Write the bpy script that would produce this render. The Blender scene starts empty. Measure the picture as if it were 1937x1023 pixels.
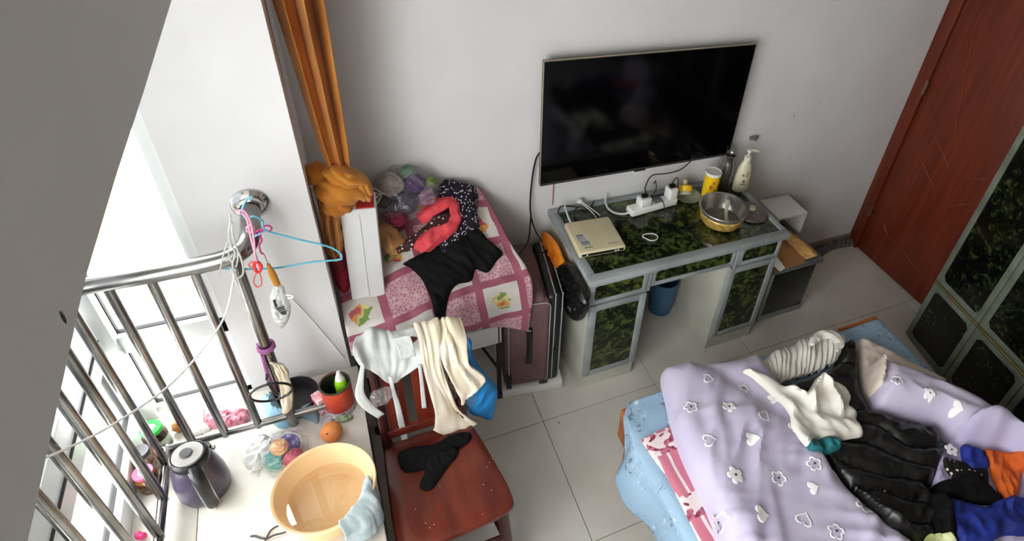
import bpy, bmesh, math, random
import numpy as np
from mathutils import Vector, Matrix, noise
from mathutils.bvhtree import BVHTree
from mathutils.geometry import delaunay_2d_cdt

random.seed(4); RNG = np.random.default_rng(4)
scene = bpy.context.scene
COL = scene.collection

# ------------------------------------------------------------------ camera
CAM_POS = (0.080, -2.212, 2.544)
YAW, PITCH, ROLL = math.radians(30.117), math.radians(37.056), math.radians(7.899)
FOCAL_PX, PP_X, PP_Y = 1162.27, 1181.28, 412.44       # in the 1937 x 1023 frame
cd = bpy.data.cameras.new('camera'); cam = bpy.data.objects.new('camera', cd); COL.objects.link(cam)
_f = Vector((math.sin(YAW)*math.cos(PITCH), math.cos(YAW)*math.cos(PITCH), -math.sin(PITCH)))
_r = Vector((math.cos(YAW), -math.sin(YAW), 0)); _u = _r.cross(_f)
_r2 = _r*math.cos(ROLL) + _u*math.sin(ROLL); _u2 = _u*math.cos(ROLL) - _r*math.sin(ROLL)
_m = Matrix((_r2, _u2, -_f)).transposed().to_4x4(); _m.translation = CAM_POS
cam.matrix_world = _m
cd.sensor_width = 36; cd.lens = FOCAL_PX/1937*36
cd.shift_x = (1937/2-PP_X)/1937; cd.shift_y = (PP_Y-1023/2)/1937
cd.clip_start = 0.01
scene.camera = cam

# ------------------------------------------------------------------ world, light, exposure
world = bpy.data.worlds.new('overcast_sky'); scene.world = world; world.use_nodes = True
bg = world.node_tree.nodes['Background']
bg.inputs[0].default_value = (0.985, 0.987, 0.975, 1); bg.inputs[1].default_value = 12.0
def portal(name, loc, rot, sx, sy):
    ld = bpy.data.lights.new(name, 'AREA'); ld.shape = 'RECTANGLE'; ld.size = sx; ld.size_y = sy
    ld.cycles.is_portal = True
    o = bpy.data.objects.new(name, ld); COL.objects.link(o); o.location = loc; o.rotation_euler = rot
portal('window_portal', (-0.76, -1.81, 1.45), (0, math.radians(-90), 0), 1.9, 2.78)
portal('window_portal', (-0.53, -0.36, 1.45), (math.radians(-90), 0, 0), 0.36, 1.9)
vs = scene.view_settings
vs.view_transform = 'Standard'; vs.look = 'None'; vs.gamma = 1.0; vs.use_curve_mapping = False
vs.exposure = 0.08
scene.cycles.max_bounces = 10; scene.cycles.diffuse_bounces = 6; scene.cycles.transparent_max_bounces = 24

# ------------------------------------------------------------------ helpers
def S(r, g, b):
    f = lambda c: (c/255/12.92 if c/255 <= 0.04045 else ((c/255+0.055)/1.055)**2.4)
    return (f(r), f(g), f(b), 1.0)
class NT:
    def __init__(s, name):
        s.m = bpy.data.materials.new(name); s.m.use_nodes = True; s.t = s.m.node_tree
        s.b = s.t.nodes['Principled BSDF']; s.out = s.t.nodes['Material Output']
    def n(s, typ, **kw):
        nd = s.t.nodes.new(typ)
        for k, v in kw.items():
            if k.startswith('i_'): s.put(nd.inputs[k[2:].replace('_', ' ')], v)
            elif k[0] == 'n' and k[1:].isdigit(): s.put(nd.inputs[int(k[1:])], v)
            else: setattr(nd, k, v)
        return nd
    def put(s, sock, v):
        if hasattr(v, 'is_linked') or isinstance(v, bpy.types.NodeSocket): s.t.links.new(v, sock)
        else: sock.default_value = v
    def math(s, op, a, b=0.0, c=0.0):
        nd = s.n('ShaderNodeMath', operation=op); s.put(nd.inputs[0], a); s.put(nd.inputs[1], b); s.put(nd.inputs[2], c)
        return nd.outputs[0]
    def mix(s, fac, a, b):
        nd = s.n('ShaderNodeMix', data_type='RGBA'); s.put(nd.inputs[0], fac); s.put(nd.inputs[6], a); s.put(nd.inputs[7], b)
        return nd.outputs[2]
    def ramp(s, fac, stops, interp='LINEAR'):
        nd = s.n('ShaderNodeValToRGB'); s.put(nd.inputs[0], fac); cr = nd.color_ramp; cr.interpolation = interp
        while len(cr.elements) < len(stops): cr.elements.new(0.5)
        for e, (p, c) in zip(cr.elements, stops): e.position = p; e.color = c
        return nd.outputs[0]
    def coord(s, which='Object', scale=None):
        c = s.n('ShaderNodeTexCoord').outputs[which]
        if scale:
            mp = s.n('ShaderNodeMapping'); s.put(mp.inputs[0], c); mp.inputs[3].default_value = scale; c = mp.outputs[0]
        return c
    def noise(s, vec, scale, detail=3, rough=0.5, dist=0.0):
        nd = s.n('ShaderNodeTexNoise'); s.put(nd.inputs['Vector'], vec); nd.inputs['Scale'].default_value = scale
        nd.inputs['Detail'].default_value = detail; nd.inputs['Roughness'].default_value = rough; nd.inputs['Distortion'].default_value = dist
        return nd.outputs[0]
    def bump(s, h, strength=0.3, dist=0.002):
        nd = s.n('ShaderNodeBump'); s.put(nd.inputs['Height'], h); nd.inputs['Strength'].default_value = strength; nd.inputs['Distance'].default_value = dist
        s.t.links.new(nd.outputs[0], s.b.inputs['Normal'])
    def base(s, c, rough=0.5, metal=0.0, spec=0.5):
        s.put(s.b.inputs['Base Color'], c); s.put(s.b.inputs['Roughness'], rough); s.b.inputs['Metallic'].default_value = metal
        s.b.inputs['Specular IOR Level'].default_value = spec
        return s
def M(name, c, rough=0.5, metal=0.0, c2=None, scale=12.0, bump=0.0, bscale=80.0, spec=0.5, coat=0.0, sheen=0.0, lo=0.35, hi=0.65, stretch=None, bdist=0.002, emit=None):
    t = NT(name); v = t.coord('Object', stretch)
    if c2 is None: c2 = tuple(x*0.86 for x in c[:3])+(1,)
    t.base(t.ramp(t.noise(v, scale, 4), [(lo, c2), (hi, c)]), rough, metal, spec)
    if bump: t.bump(t.noise(v, bscale, 3), bump, bdist)
    t.b.inputs['Coat Weight'].default_value = coat
    t.b.inputs['Sheen Weight'].default_value = sheen
    return t.m
def film(name, tint=(1, 1, 1, 1), gloss=0.12, rough=0.08, bump=0.0, bscale=30.0, milk=0.0):
    """thin clear sheet: transparent with a glossy skin (window panes, plastic film)"""
    t = NT(name); tr = t.n('ShaderNodeBsdfTransparent'); tr.inputs[0].default_value = tint
    gl = t.n('ShaderNodeBsdfGlossy'); gl.inputs['Roughness'].default_value = rough
    lw = t.n('ShaderNodeLayerWeight'); lw.inputs[0].default_value = 0.35
    fac = t.math('MULTIPLY_ADD', lw.outputs['Facing'], gloss*2, gloss*0.35)
    mx = t.n('ShaderNodeMixShader'); t.put(mx.inputs[0], fac); t.t.links.new(tr.outputs[0], mx.inputs[1]); t.t.links.new(gl.outputs[0], mx.inputs[2])
    o = mx
    if milk:
        df = t.n('ShaderNodeBsdfDiffuse'); df.inputs[0].default_value = (0.8, 0.8, 0.8, 1)
        m2 = t.n('ShaderNodeMixShader'); m2.inputs[0].default_value = milk
        t.t.links.new(mx.outputs[0], m2.inputs[1]); t.t.links.new(df.outputs[0], m2.inputs[2]); o = m2
    if bump:
        b = t.n('ShaderNodeBump'); b.inputs['Strength'].default_value = bump; b.inputs['Distance'].default_value = 0.01
        t.put(b.inputs['Height'], t.noise(t.coord(), bscale, 4)); t.t.links.new(b.outputs[0], gl.inputs['Normal'])
    t.t.links.new(o.outputs[0], t.out.inputs[0])
    return t.m

def catmull(P, n, closed=False):
    P = np.asarray(P, float); k = len(P)
    if k == 2 and not closed: return P[0]+(P[1]-P[0])*np.linspace(0, 1, n)[:, None]
    if closed: t = np.arange(n)/n*k
    else: t = np.linspace(0, k-1, n)
    i = np.floor(t).astype(int)
    if not closed: i = np.minimum(i, k-2)
    f = (t-i)[:, None]
    if closed: g = lambda j: P[np.mod(j, k)]
    else:
        Q = np.vstack([2*P[0]-P[1], P, 2*P[-1]-P[-2]]); g = lambda j: Q[np.clip(j+1, 0, k+1)]
    a, b, c, d = g(i-1), g(i), g(i+1), g(i+2)
    return 0.5*((2*b)+(-a+c)*f+(2*a-5*b+4*c-d)*f**2+(-a+3*b-3*c+d)*f**3)
def csheet(ctrl, nu, nv):
    ctrl = np.asarray(ctrl, float)
    A = np.stack([catmull(row, nv) for row in ctrl])
    return np.stack([catmull(A[:, j], nu) for j in range(nv)], 1)
def nz(x, y, z=0.0): return noise.noise(Vector((x, y, z)))

class MB:
    def __init__(s): s.v = []; s.f = []; s.uv = None
    def add(s, V, F):
        o = len(s.v); s.v.extend([tuple(map(float, p)) for p in V]); s.f.extend([tuple(i+o for i in f) for f in F]); return s
    def box(s, x0, x1, y0, y1, z0, z1, b=0.0, seg=2, R=None):
        bm = bmesh.new(); bmesh.ops.create_cube(bm, size=1.0)
        for v in bm.verts:
            v.co = Vector(((x0+x1)/2+v.co.x*(x1-x0), (y0+y1)/2+v.co.y*(y1-y0), (z0+z1)/2+v.co.z*(z1-z0)))
        if b > 0:
            b = min(b, 0.49*min(abs(x1-x0), abs(y1-y0), abs(z1-z0)))
            bmesh.ops.bevel(bm, geom=bm.edges[:], offset=b, segments=seg, affect='EDGES', profile=0.5)
        bm.verts.index_update()
        V = [(R @ v.co if R is not None else v.co) for v in bm.verts]
        s.add(V, [[v.index for v in f.verts] for f in bm.faces]); bm.free(); return s
    def tube(s, pts, r, n=8, closed=False, sub=0, flat=None):
        P = np.asarray(pts, float)
        if sub: P = catmull(P, sub, closed)
        k = len(P); R = np.full(k, r) if np.isscalar(r) else np.interp(np.linspace(0, 1, k), np.linspace(0, 1, len(r)), r)
        T = (np.roll(P, -1, 0)-np.roll(P, 1, 0)) if closed else np.gradient(P, axis=0)
        T /= np.linalg.norm(T, axis=1)[:, None]+1e-12
        a = np.array([0, 0, 1.0]) if abs(T[0][2]) < 0.9 else np.array([1.0, 0, 0])
        u = np.cross(T[0], a); u /= np.linalg.norm(u); V = []
        for i in range(k):
            u = u-T[i]*(u @ T[i]); u /= np.linalg.norm(u)+1e-12; w = np.cross(T[i], u)
            for j in range(n):
                an = 2*math.pi*j/n; V.append(P[i]+R[i]*(math.cos(an)*u+math.sin(an)*w*(flat or 1)))
        F = []
        for i in range(k if closed else k-1):
            for j in range(n):
                i2 = (i+1) % k; F.append((i*n+j, i*n+(j+1) % n, i2*n+(j+1) % n, i2*n+j))
        if not closed: F.append(tuple(range(n))[::-1]); F.append(tuple((k-1)*n+j for j in range(n)))
        return s.add(V, F)
    def lathe(s, prof, c=(0, 0, 0), n=28, R=None, sx=1.0, sy=1.0):
        V = []; F = []; rings = []
        for r, z in prof:
            if r < 1e-6: rings.append([len(V)]); V.append((0, 0, z))
            else:
                rings.append(list(range(len(V), len(V)+n)))
                V += [(r*sx*math.cos(2*math.pi*j/n), r*sy*math.sin(2*math.pi*j/n), z) for j in range(n)]
        for a, b in zip(rings, rings[1:]):
            for j in range(n):
                j2 = (j+1) % n
                if len(a) == 1 and len(b) == 1: continue
                if len(a) == 1: F.append((a[0], b[j2], b[j]))
                elif len(b) == 1: F.append((a[j], a[j2], b[0]))
                else: F.append((a[j], a[j2], b[j2], b[j]))
        V = [(R @ Vector(v) if R is not None else Vector(v))+Vector(c) for v in V]
        return s.add(V, F)
    def prism(s, poly, z0, z1, R=None):
        k = len(poly); V = [(p[0], p[1], z0) for p in poly]+[(p[0], p[1], z1) for p in poly]
        if R is not None: V = [R @ Vector(v) for v in V]
        F = [tuple(range(k))[::-1], tuple(range(k, 2*k))]+[(i, (i+1) % k, k+(i+1) % k, k+i) for i in range(k)]
        return s.add(V, F)
    def grid(s, P, cu=False, cv=False, uvs=None):
        P = np.asarray(P); a, b = P.shape[:2]; F = []
        for i in range(a if cu else a-1):
            for j in range(b if cv else b-1):
                F.append((i*b+j, i*b+(j+1) % b, ((i+1) % a)*b+(j+1) % b, ((i+1) % a)*b+j))
        if uvs is not None: s.uv = np.asarray(uvs).reshape(-1, 2)
        return s.add(P.reshape(-1, 3), F)
    def build(s, name, mat, parent=None, ang=35, solid=0.0, label=None, kind=None, offset=0.0):
        me = bpy.data.meshes.new(name); me.from_pydata(s.v, [], s.f)
        if s.uv is not None:
            ul = me.uv_layers.new(name='UVMap'); idx = np.empty(len(me.loops), int); me.loops.foreach_get('vertex_index', idx)
            ul.data.foreach_set('uv', s.uv[idx].astype(np.float32).ravel())
        bm = bmesh.new(); bm.from_mesh(me); bmesh.ops.recalc_face_normals(bm, faces=bm.faces[:]); bm.to_mesh(me); bm.free()
        me.shade_smooth(); me.set_sharp_from_angle(angle=math.radians(ang)); me.materials.append(mat)
        o = bpy.data.objects.new(name, me); COL.objects.link(o)
        if solid:
            md = o.modifiers.new('thickness', 'SOLIDIFY'); md.thickness = solid; md.offset = offset
        if parent is not None:
            o.parent = parent; w = parent
            loc = Vector((0, 0, 0))
            while w is not None: loc += w.location; w = w.parent
            if not parent.get('_local'): o.matrix_parent_inverse = Matrix.Translation(-loc) if parent.type == 'EMPTY' else Matrix.Identity(4)
        if label: o['label'] = label
        if kind: o['kind'] = kind
        return o
def tag(o, label, cat, group=None, kind=None):
    o['label'] = label; o['category'] = cat
    if group: o['group'] = group
    if kind: o['kind'] = kind
    return o
def thing(name, label, cat, loc=(0, 0, 0), group=None):
    o = bpy.data.objects.new(name, None); COL.objects.link(o); o.location = loc; o.empty_display_size = 0.05
    return tag(o, label, cat, group)
def struct(o):
    o['kind'] = 'structure'; return o
def bvh(*objs):
    V = []; F = []
    for o in objs:
        k = len(V); V += [v.co.copy() for v in o.data.vertices]; F += [tuple(i+k for i in p.vertices) for p in o.data.polygons]
    return BVHTree.FromPolygons(V, F)
def dist_poly(Q, poly):
    A = poly; B = np.roll(poly, -1, 0); d = np.full(len(Q), 1e9)
    for a, b in zip(A, B):
        ab = b-a; t = np.clip(((Q-a) @ ab)/(ab @ ab+1e-12), 0, 1); d = np.minimum(d, np.linalg.norm(Q-(a+t[:, None]*ab), axis=1))
    return d
def inside(Q, poly):
    r = np.zeros(len(Q), bool); A = poly; B = np.roll(poly, -1, 0)
    for a, b in zip(A, B):
        c = ((a[1] > Q[:, 1]) != (b[1] > Q[:, 1])); x = (b[0]-a[0])*(Q[:, 1]-a[1])/(b[1]-a[1]+1e-15)+a[0]; r ^= c & (Q[:, 0] < x)
    return r
def drape(outline, under, res=0.015, thick=0.004, puff=0.0, edge=0.05, fold=None, zmin=0.0, relax=6, smooth_outline=True, gap=0.002, sag=None):
    """a soft thing lying on whatever is below it: outline in plan, height taken from what carries it"""
    poly = np.array([p[:2] for p in outline], float)
    per = np.sum(np.linalg.norm(np.roll(poly, -1, 0)-poly, axis=1)); n = max(12, int(per/res))
    if smooth_outline: poly = catmull(poly, n, True)
    lo, hi = poly.min(0), poly.max(0)
    gx, gy = np.meshgrid(np.arange(lo[0], hi[0], res), np.arange(lo[1], hi[1], res*0.87)); gx = gx+(np.arange(gx.shape[0]) % 2)[:, None]*res*0.5
    Q = np.stack([gx.ravel(), gy.ravel()], 1); Q = Q[inside(Q, poly)]; dq = dist_poly(Q, poly); Q = Q[dq > res*0.6]
    pts = np.vstack([poly, Q]); k = len(poly)
    r = delaunay_2d_cdt([Vector(p) for p in pts], [], [list(range(k))], 1, 1e-6)
    V = np.array([tuple(v) for v in r[0]]); F = [tuple(f) for f in r[2]]
    zb = np.empty(len(V))
    for i, (x, y) in enumerate(V):
        h = under.ray_cast(Vector((x, y, 3.0)), Vector((0, 0, -1)))
        zb[i] = max(zmin, h[0].z) if h[0] is not None else zmin
    E = np.array(sorted({tuple(sorted((f[a], f[(a+1) % len(f)]))) for f in F for a in range(len(f))}))
    deg = np.bincount(E.ravel(), minlength=len(V)).astype(float); z = zb.copy()
    for _ in range(relax):
        s_ = np.bincount(E[:, 0], z[E[:, 1]], len(V))+np.bincount(E[:, 1], z[E[:, 0]], len(V)); z = np.maximum(zb, s_/np.maximum(deg, 1))
    if sag is not None: z = np.maximum(z, sag)
    d = dist_poly(V, poly); q = np.clip(d/edge, 0, 1); dome = np.sqrt(np.maximum(0, 1-(1-q)**2))
    h = thick+puff*dome
    if fold is not None: h = h+np.array([fold(x, y) for x, y in V])*np.clip(d/(edge*0.5), 0.25, 1)
    top = z+gap+np.maximum(h, 0.0015)
    bot = z+gap if puff < 0.02 else zb+gap
    nv = len(V); VV = np.vstack([np.column_stack([V, top]), np.column_stack([V, bot])])
    cnt = {}
    for f in F:
        for a in range(len(f)): e = (f[a], f[(a+1) % len(f)]); cnt[e] = 1
    side = [(a, b, b+nv, a+nv) for (a, b) in cnt if (b, a) not in cnt]
    m = MB(); m.add(VV, F+[tuple(i+nv for i in f[::-1]) for f in F]+side)
    m.uv = np.vstack([V, V]); return m
def wr(a, fx=14.0, fy=14.0, ang=0.0, seed=0.0, a2=0.4):
    """wrinkles: stretched ridged noise along a direction"""
    c, s_ = math.cos(ang), math.sin(ang)
    def g(x, y):
        p, q = c*x+s_*y, -s_*x+c*y
        n1 = 1-abs(nz(p*fx+seed, q*fy+seed*1.7, seed))*2.2
        n2 = nz(p*fx*2.3+seed*3, q*fy*2.1, seed+5)
        return a*(n1*0.7+a2*n2)
    return g
def crease(P, amp, folds=5.0, seed=0.0, along=1.3):
    P = np.asarray(P, float); a, b = P.shape[:2]
    du = np.gradient(P, axis=0); dv = np.gradient(P, axis=1); N = np.cross(du, dv); N /= np.linalg.norm(N, axis=2)[..., None]+1e-9
    D = np.zeros((a, b))
    for i in range(a):
        for j in range(b):
            s_, t_ = j/(b-1), i/(a-1); w = s_*folds+0.6*nz(t_*2+seed, s_*2, seed)
            D[i, j] = nz(w, t_*along, seed+1)+0.45*nz(w*2.4, t_*along*2.2, seed+4)
    return P+N*(amp*D)[..., None]
def lumps(P, amp, fr, seed=0.0):
    P = np.asarray(P, float); sh = P.shape; Q = P.reshape(-1, 3)
    N = np.array([[nz(q[0]*fr+seed, q[1]*fr, q[2]*fr), nz(q[0]*fr, q[1]*fr+seed+9, q[2]*fr), nz(q[0]*fr, q[1]*fr, q[2]*fr+seed+17)] for q in Q])
    return (Q+amp*N).reshape(sh)
def blob(c, r, n=20, amp=0.0, fr=20.0, seed=0.0, ridge=0):
    """closed lumpy ball with radii r=(rx,ry,rz)"""
    prof = [(math.sin(math.pi*i/n), -math.cos(math.pi*i/n)) for i in range(n+1)]; prof[0] = (0, -1); prof[-1] = (0, 1)
    m = MB(); m.lathe(prof, n=n*2); V = np.array(m.v); rad = np.array([1+amp*nz(v[0]*fr*0.1+seed, v[1]*fr*0.1, v[2]*fr*0.1)*2+(ridge*0.01*math.sin(ridge*(v[0]+v[2]*0.7+seed))) for v in V])
    V = V*rad[:, None]*np.array(r)+np.array(c); m.v = [tuple(v) for v in V]; return m
RZ = lambda deg: Matrix.Rotation(math.radians(deg), 4, 'Z')
def about(c, *R):
    m = Matrix.Translation(c)
    for r in R: m = m @ r
    return m

# ------------------------------------------------------------------ shared materials
m_wall = M('plaster_wall', S(222, 221, 222), 0.75, c2=S(214, 213, 214), scale=2.5, bump=0.05, bscale=40)
m_wall_d = m_wall
m_ceil = M('ceiling_paint', S(206, 204, 200), 0.8, c2=S(200, 198, 194), scale=2)  # out of view, toned down so less light bounces back
m_front = M('bounce_cut_brown', S(120, 104, 90), 0.7, c2=S(104, 88, 74), scale=3)  # unseen wall behind the viewer, darkened to cut bounced light
m_tile = M('floor_tile', S(206, 202, 194), 0.25, c2=S(196, 191, 182), scale=3.5, bump=0.02, bscale=12, spec=0.5)
m_grout = M('floor_grout', S(96, 90, 82), 0.8)
m_sill = M('sill_tile', S(228, 225, 217), 0.25, c2=S(214, 209, 198), scale=5)
m_frame_w = M('white_aluminium', S(226, 230, 230), 0.35, c2=S(216, 220, 220), scale=4)
m_gasket = M('black_gasket', S(24, 24, 26), 0.6)
m_glass = film('window_glass', (0.98, 0.99, 0.99, 1), 0.06, 0.02)
m_steel = M('brushed_steel', S(150, 149, 148), 0.22, 1.0, c2=S(104, 102, 100), scale=6, bump=0.03, bscale=30)
m_chrome = M('chrome', S(205, 203, 200), 0.14, 1.0)
m_white = M('white_plastic', S(232, 232, 230), 0.4, c2=S(226, 226, 223))
m_black = M('black_plastic', S(16, 16, 17), 0.4)
m_cable_k = M('black_cable', S(18, 18, 18), 0.5)
m_cable_w = M('white_cable', S(222, 222, 218), 0.5)
m_door = M('mahogany_door', S(108, 42, 20), 0.42, c2=S(88, 31, 14), scale=5, stretch=(6, 6, 0.5), spec=0.4, bump=0.03, bscale=20)
m_grey = M('grey_desk_paint', S(152, 159, 160), 0.5, c2=S(132, 138, 138), scale=6, bump=0.08, bscale=30)
m_cream_grey = M('worn_grey_board', S(196, 195, 182), 0.6, c2=S(174, 173, 160), scale=5)
def marble(name, seed, dark=False):
    t = NT(name); v = t.n('ShaderNodeMapping'); t.put(v.inputs[0], t.coord()); v.inputs[1].default_value = (seed, seed*0.7, 0)
    f = t.noise(v.outputs[0], 16, 3, 0.5, 1.6)
    g = t.noise(v.outputs[0], 46, 2, 0.5, 0.8)
    h = t.math('MULTIPLY_ADD', g, 0.45, t.math('MULTIPLY', f, 0.75))
    c = t.ramp(h, [(0.0, S(10, 14, 10)), (0.50, S(15, 20, 13)), (0.58, S(34, 42, 24)), (0.66, S(58, 68, 34)), (0.78, S(86, 98, 42))] if not dark else [(0.0, S(5, 6, 5)), (0.60, S(7, 9, 7)), (0.68, S(26, 32, 16)), (0.78, S(52, 60, 28))])
    t.base(c, 0.13, 0, 0.5); return t.m
m_marble = marble('green_marbled_glass', 0.0)
m_marble2 = marble('green_marbled_wardrobe_glass', 3.0, True)
m_wood_red = M('red_varnished_wood', S(106, 38, 22), 0.3, c2=S(78, 24, 14), scale=4, stretch=(5, 1, 1), spec=0.5, coat=0.15)
m_wood_dark = M('dark_red_wood', S(66, 22, 20), 0.35, c2=S(48, 15, 14), scale=5)
m_orangewood = M('orange_bed_wood', S(186, 104, 40), 0.4, c2=S(156, 78, 26), scale=4, stretch=(1, 6, 6))

# ================================================================== THE SETTING
XL, XR, YF, ZC = -0.025, 3.197, -3.4, 2.75      # pier face, door wall, wall behind the viewer, ceiling
BY0, BY1, BX, PZ, LZ = -0.42, -3.2, -0.70, 0.50, 2.34   # bay: side wall, unseen far end lengthened to let in more light, front window, sill height, lintel

# floor: grout bed plus one object per tile
floor = struct(MB().box(XL-0.05, XR+0.05, YF-0.05, 0.05, -0.08, -0.004).build('floor', m_grout))
T = 0.6; XA, YA = 0.723, -0.609
xs = [XL]+[x for x in (XA+T*k for k in range(-2, 5)) if x > XL+0.02]+[XR]
ys = [0.0]+[YA-T*k for k in range(0, 5) if YA-T*k > YF+0.02]+[YF]
for i in range(len(xs)-1):
    for j in range(len(ys)-1):
        MB().box(xs[i]+0.0013, xs[i+1]-0.0013, ys[j+1]+0.0013, ys[j]-0.0013, -0.012, 0.0, 0.0012, 1).build('floor_tile', m_tile, floor)

m_scuff = M('grey_scuff', S(120, 120, 122), 0.8)
wall_back = struct(MB().box(-0.4, XR+0.2, 0.0, 0.15, -0.05, ZC).build('wall_back', m_wall))
for (px, pz, sx, sz, a) in ((2.10, 0.975, 0.016, 0.022, 20), (2.075, 0.99, 0.006, 0.008, 0), (2.32, 1.09, 0.006, 0.02, 10), (2.47, 1.155, 0.005, 0.007, 0), (2.40, 0.80, 0.006, 0.006, 0)):
    MB().lathe([(0, 0), (1, 0), (0.9, 0.4), (0, 0.5)], n=9, R=about((px, 0, pz), Matrix.Rotation(math.radians(90), 4, 'X'), RZ(a), Matrix.Diagonal((sx/2, sz/2, 0.002, 1)))).build('chipped_paint', m_scuff, wall_back)
wm = MB(); wm.box(XR, XR+0.2, YF-0.1, -0.86, -0.05, ZC); wm.box(XR, XR+0.2, -0.86, 0.1, 2.13, ZC); wm.box(XR+0.06, XR+0.2, -0.86, 0.1, -0.05, 2.13)
wall_right = struct(wm.build('wall_right', m_wall))
struct(MB().box(-0.9, XR+0.2, YF-0.15, YF, -0.05, ZC).build('wall_front', m_front))
struct(MB().box(-0.9, XR+0.2, YF-0.1, 0.15, ZC, ZC+0.12).build('ceiling', m_ceil))
# left wall: pier beside the curtain, pier behind the viewer, lintel over the bay (slightly uneven lower edge)
wl = MB(); wl.box(-0.36, XL, BY0, 0.05, -0.05, ZC); wl.box(BX-0.08, XL, YF-0.05, BY1, -0.05, ZC)
edge = [(BY0, 2.330), (-1.30, 2.331), (-1.57, 2.330), (-1.76, 2.336), (-1.87, 2.341), (-1.95, 2.343), (-2.00, 2.340), (-2.06, 2.336), (BY1, 2.336)]
V = []; F = []
for (y, z) in edge: V += [(BX-0.12, y, z), (XL, y, z), (XL, y, ZC), (BX-0.12, y, ZC)]
for i in range(len(edge)-1):
    a = 4*i; b = a+4
    F += [(a, a+1, b+1, b), (a+1, a+2, b+2, b+1), (a+2, a+3, b+3, b+2), (a+3, a, b, b+3)]
F += [(0, 1, 2, 3), tuple(range(len(V)-4, len(V)))]
wl.add(V, F); wall_left = struct(wl.build('wall_left', m_wall))
mk = MB(); mk.lathe([(0, 0), (1, 0), (0.8, 0.6), (0, 1)], n=9, R=about((XL-0.0005, -1.982, 2.350), Matrix.Rotation(math.radians(90), 4, 'Y'), Matrix.Diagonal((0.010, 0.0045, 0.0006, 1))))
mk.build('chipped_paint', M('dark_smudge', S(88, 86, 84), 0.9, c2=S(60, 58, 56), scale=200), wall_left)

# bay platform: box body with dark front and a tiled top
m_dark_front = M('dark_brown_board', S(62, 46, 46), 0.45, c2=S(48, 34, 36), scale=5)
plat = struct(MB().box(BX-0.06, -0.012, BY1, BY0, 0.0, PZ-0.02).build('trim_1', m_dark_front))
px = [BX-0.06, -0.519, 0.0]; py = [BY0, -1.02, -1.62, -2.22, -2.80, BY1]
for i in range(2):
    for j in range(5):
        MB().box(px[i]+0.001, px[i+1]-0.001, py[j+1]+0.001, py[j]-0.001, PZ-0.022, PZ, 0.003, 2).build('sill_tile', m_sill, plat)
bm_ = MB().box(XL, XR, -0.012, 0.0, 0.0, 0.075, 0.003)
struct(bm_.build('baseboard_back', M('shaded_skirting_tile', S(150, 136, 118), 0.4)))  # skirting matches the floor tile; shade is put into its darker brown

# windows --------------------------------------------------------------
def bar(m, a, b): m.box(min(a[0], b[0]), max(a[0], b[0]), min(a[1], b[1]), max(a[1], b[1]), min(a[2], b[2]), max(a[2], b[2]), 0.004, 2)
def window_side():
    y0, y1 = BY0+0.01, BY0+0.07; x0, x1 = BX, -0.36
    f = MB(); bar(f, (x0, y0, PZ), (x1, y1, 0.535)); bar(f, (x0, y0, 0.82), (x1, y1, 0.895)); bar(f, (x0, y0, LZ-0.05), (x1, y1, LZ))
    bar(f, (x1-0.035, y0, PZ), (x1, y1, LZ)); bar(f, (x0-0.03, y0-0.02, PZ), (x0+0.045, y1, LZ))
    o = struct(f.build('window_1', m_frame_w))
    for (a, b) in ((0.535, 0.82), (0.895, LZ-0.05)):
        g = MB(); t = 0.003; X0, X1 = x0+0.045, x1-0.035
        for q in (((X0, y0+0.022, a), (X1, y0+0.038, a+t)), ((X0, y0+0.022, b-t), (X1, y0+0.038, b)), ((X0, y0+0.022, a), (X0+t, y0+0.038, b)), ((X1-t, y0+0.022, a), (X1, y0+0.038, b))): g.box(q[0][0], q[1][0], q[0][1], q[1][1], q[0][2], q[1][2])
        g.build('gasket', m_gasket, o)
        MB().box(X0, X1, y0+0.027, y0+0.033, a, b).build('pane', m_glass, o)
def window_front():
    x0, x1 = BX-0.05, BX+0.01; Y0, Y1 = BY0-0.02, BY1
    f = MB(); bar(f, (x0, Y0, PZ), (x1, Y1, 0.585)); bar(f, (x0, Y0, 0.85), (x1, Y1, 1.02)); bar(f, (x0, Y0, LZ-0.05), (x1, Y1, LZ))
    st = [Y0, -1.20, -2.2, Y1]
    for y in st[1:-1]: bar(f, (x0, y-0.035, PZ), (x1, y+0.035, LZ))
    bar(f, (x0, Y1, PZ), (x1, Y1+0.05, LZ))
    o = struct(f.build('window_2', m_frame_w))
    for k in range(3):
        A, B = st[k]-0.02, st[k+1]+0.04
        for (a, b) in ((0.585, 0.85), (1.02, LZ-0.05)):
            g = MB(); t = 0.003
            for q in (((A, a), (B, a+t)), ((A, b-t), (B, b)), ((A, a), (A-t, b)), ((B+t, a), (B, b))): g.box(x0+0.022, x0+0.038, min(q[0][0], q[1][0]), max(q[0][0], q[1][0]), q[0][1], q[1][1])
            g.build('gasket', m_gasket, o)
            MB().box(x0+0.027, x0+0.033, B, A, a, b).build('pane', m_glass, o)
            if k == 0 and a > 1: MB().box(x0+0.008, x0+0.010, B, A, a, b).build('insect_screen', film('grey_mesh_screen', (0.32, 0.33, 0.34, 1), 0.02, 0.6), o)
    r = MB(); r.box(x1, x1+0.006, Y1, Y0, 0.928, 0.933); r.build('frame_groove', m_gasket, o)
window_side(); window_front()

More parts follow.
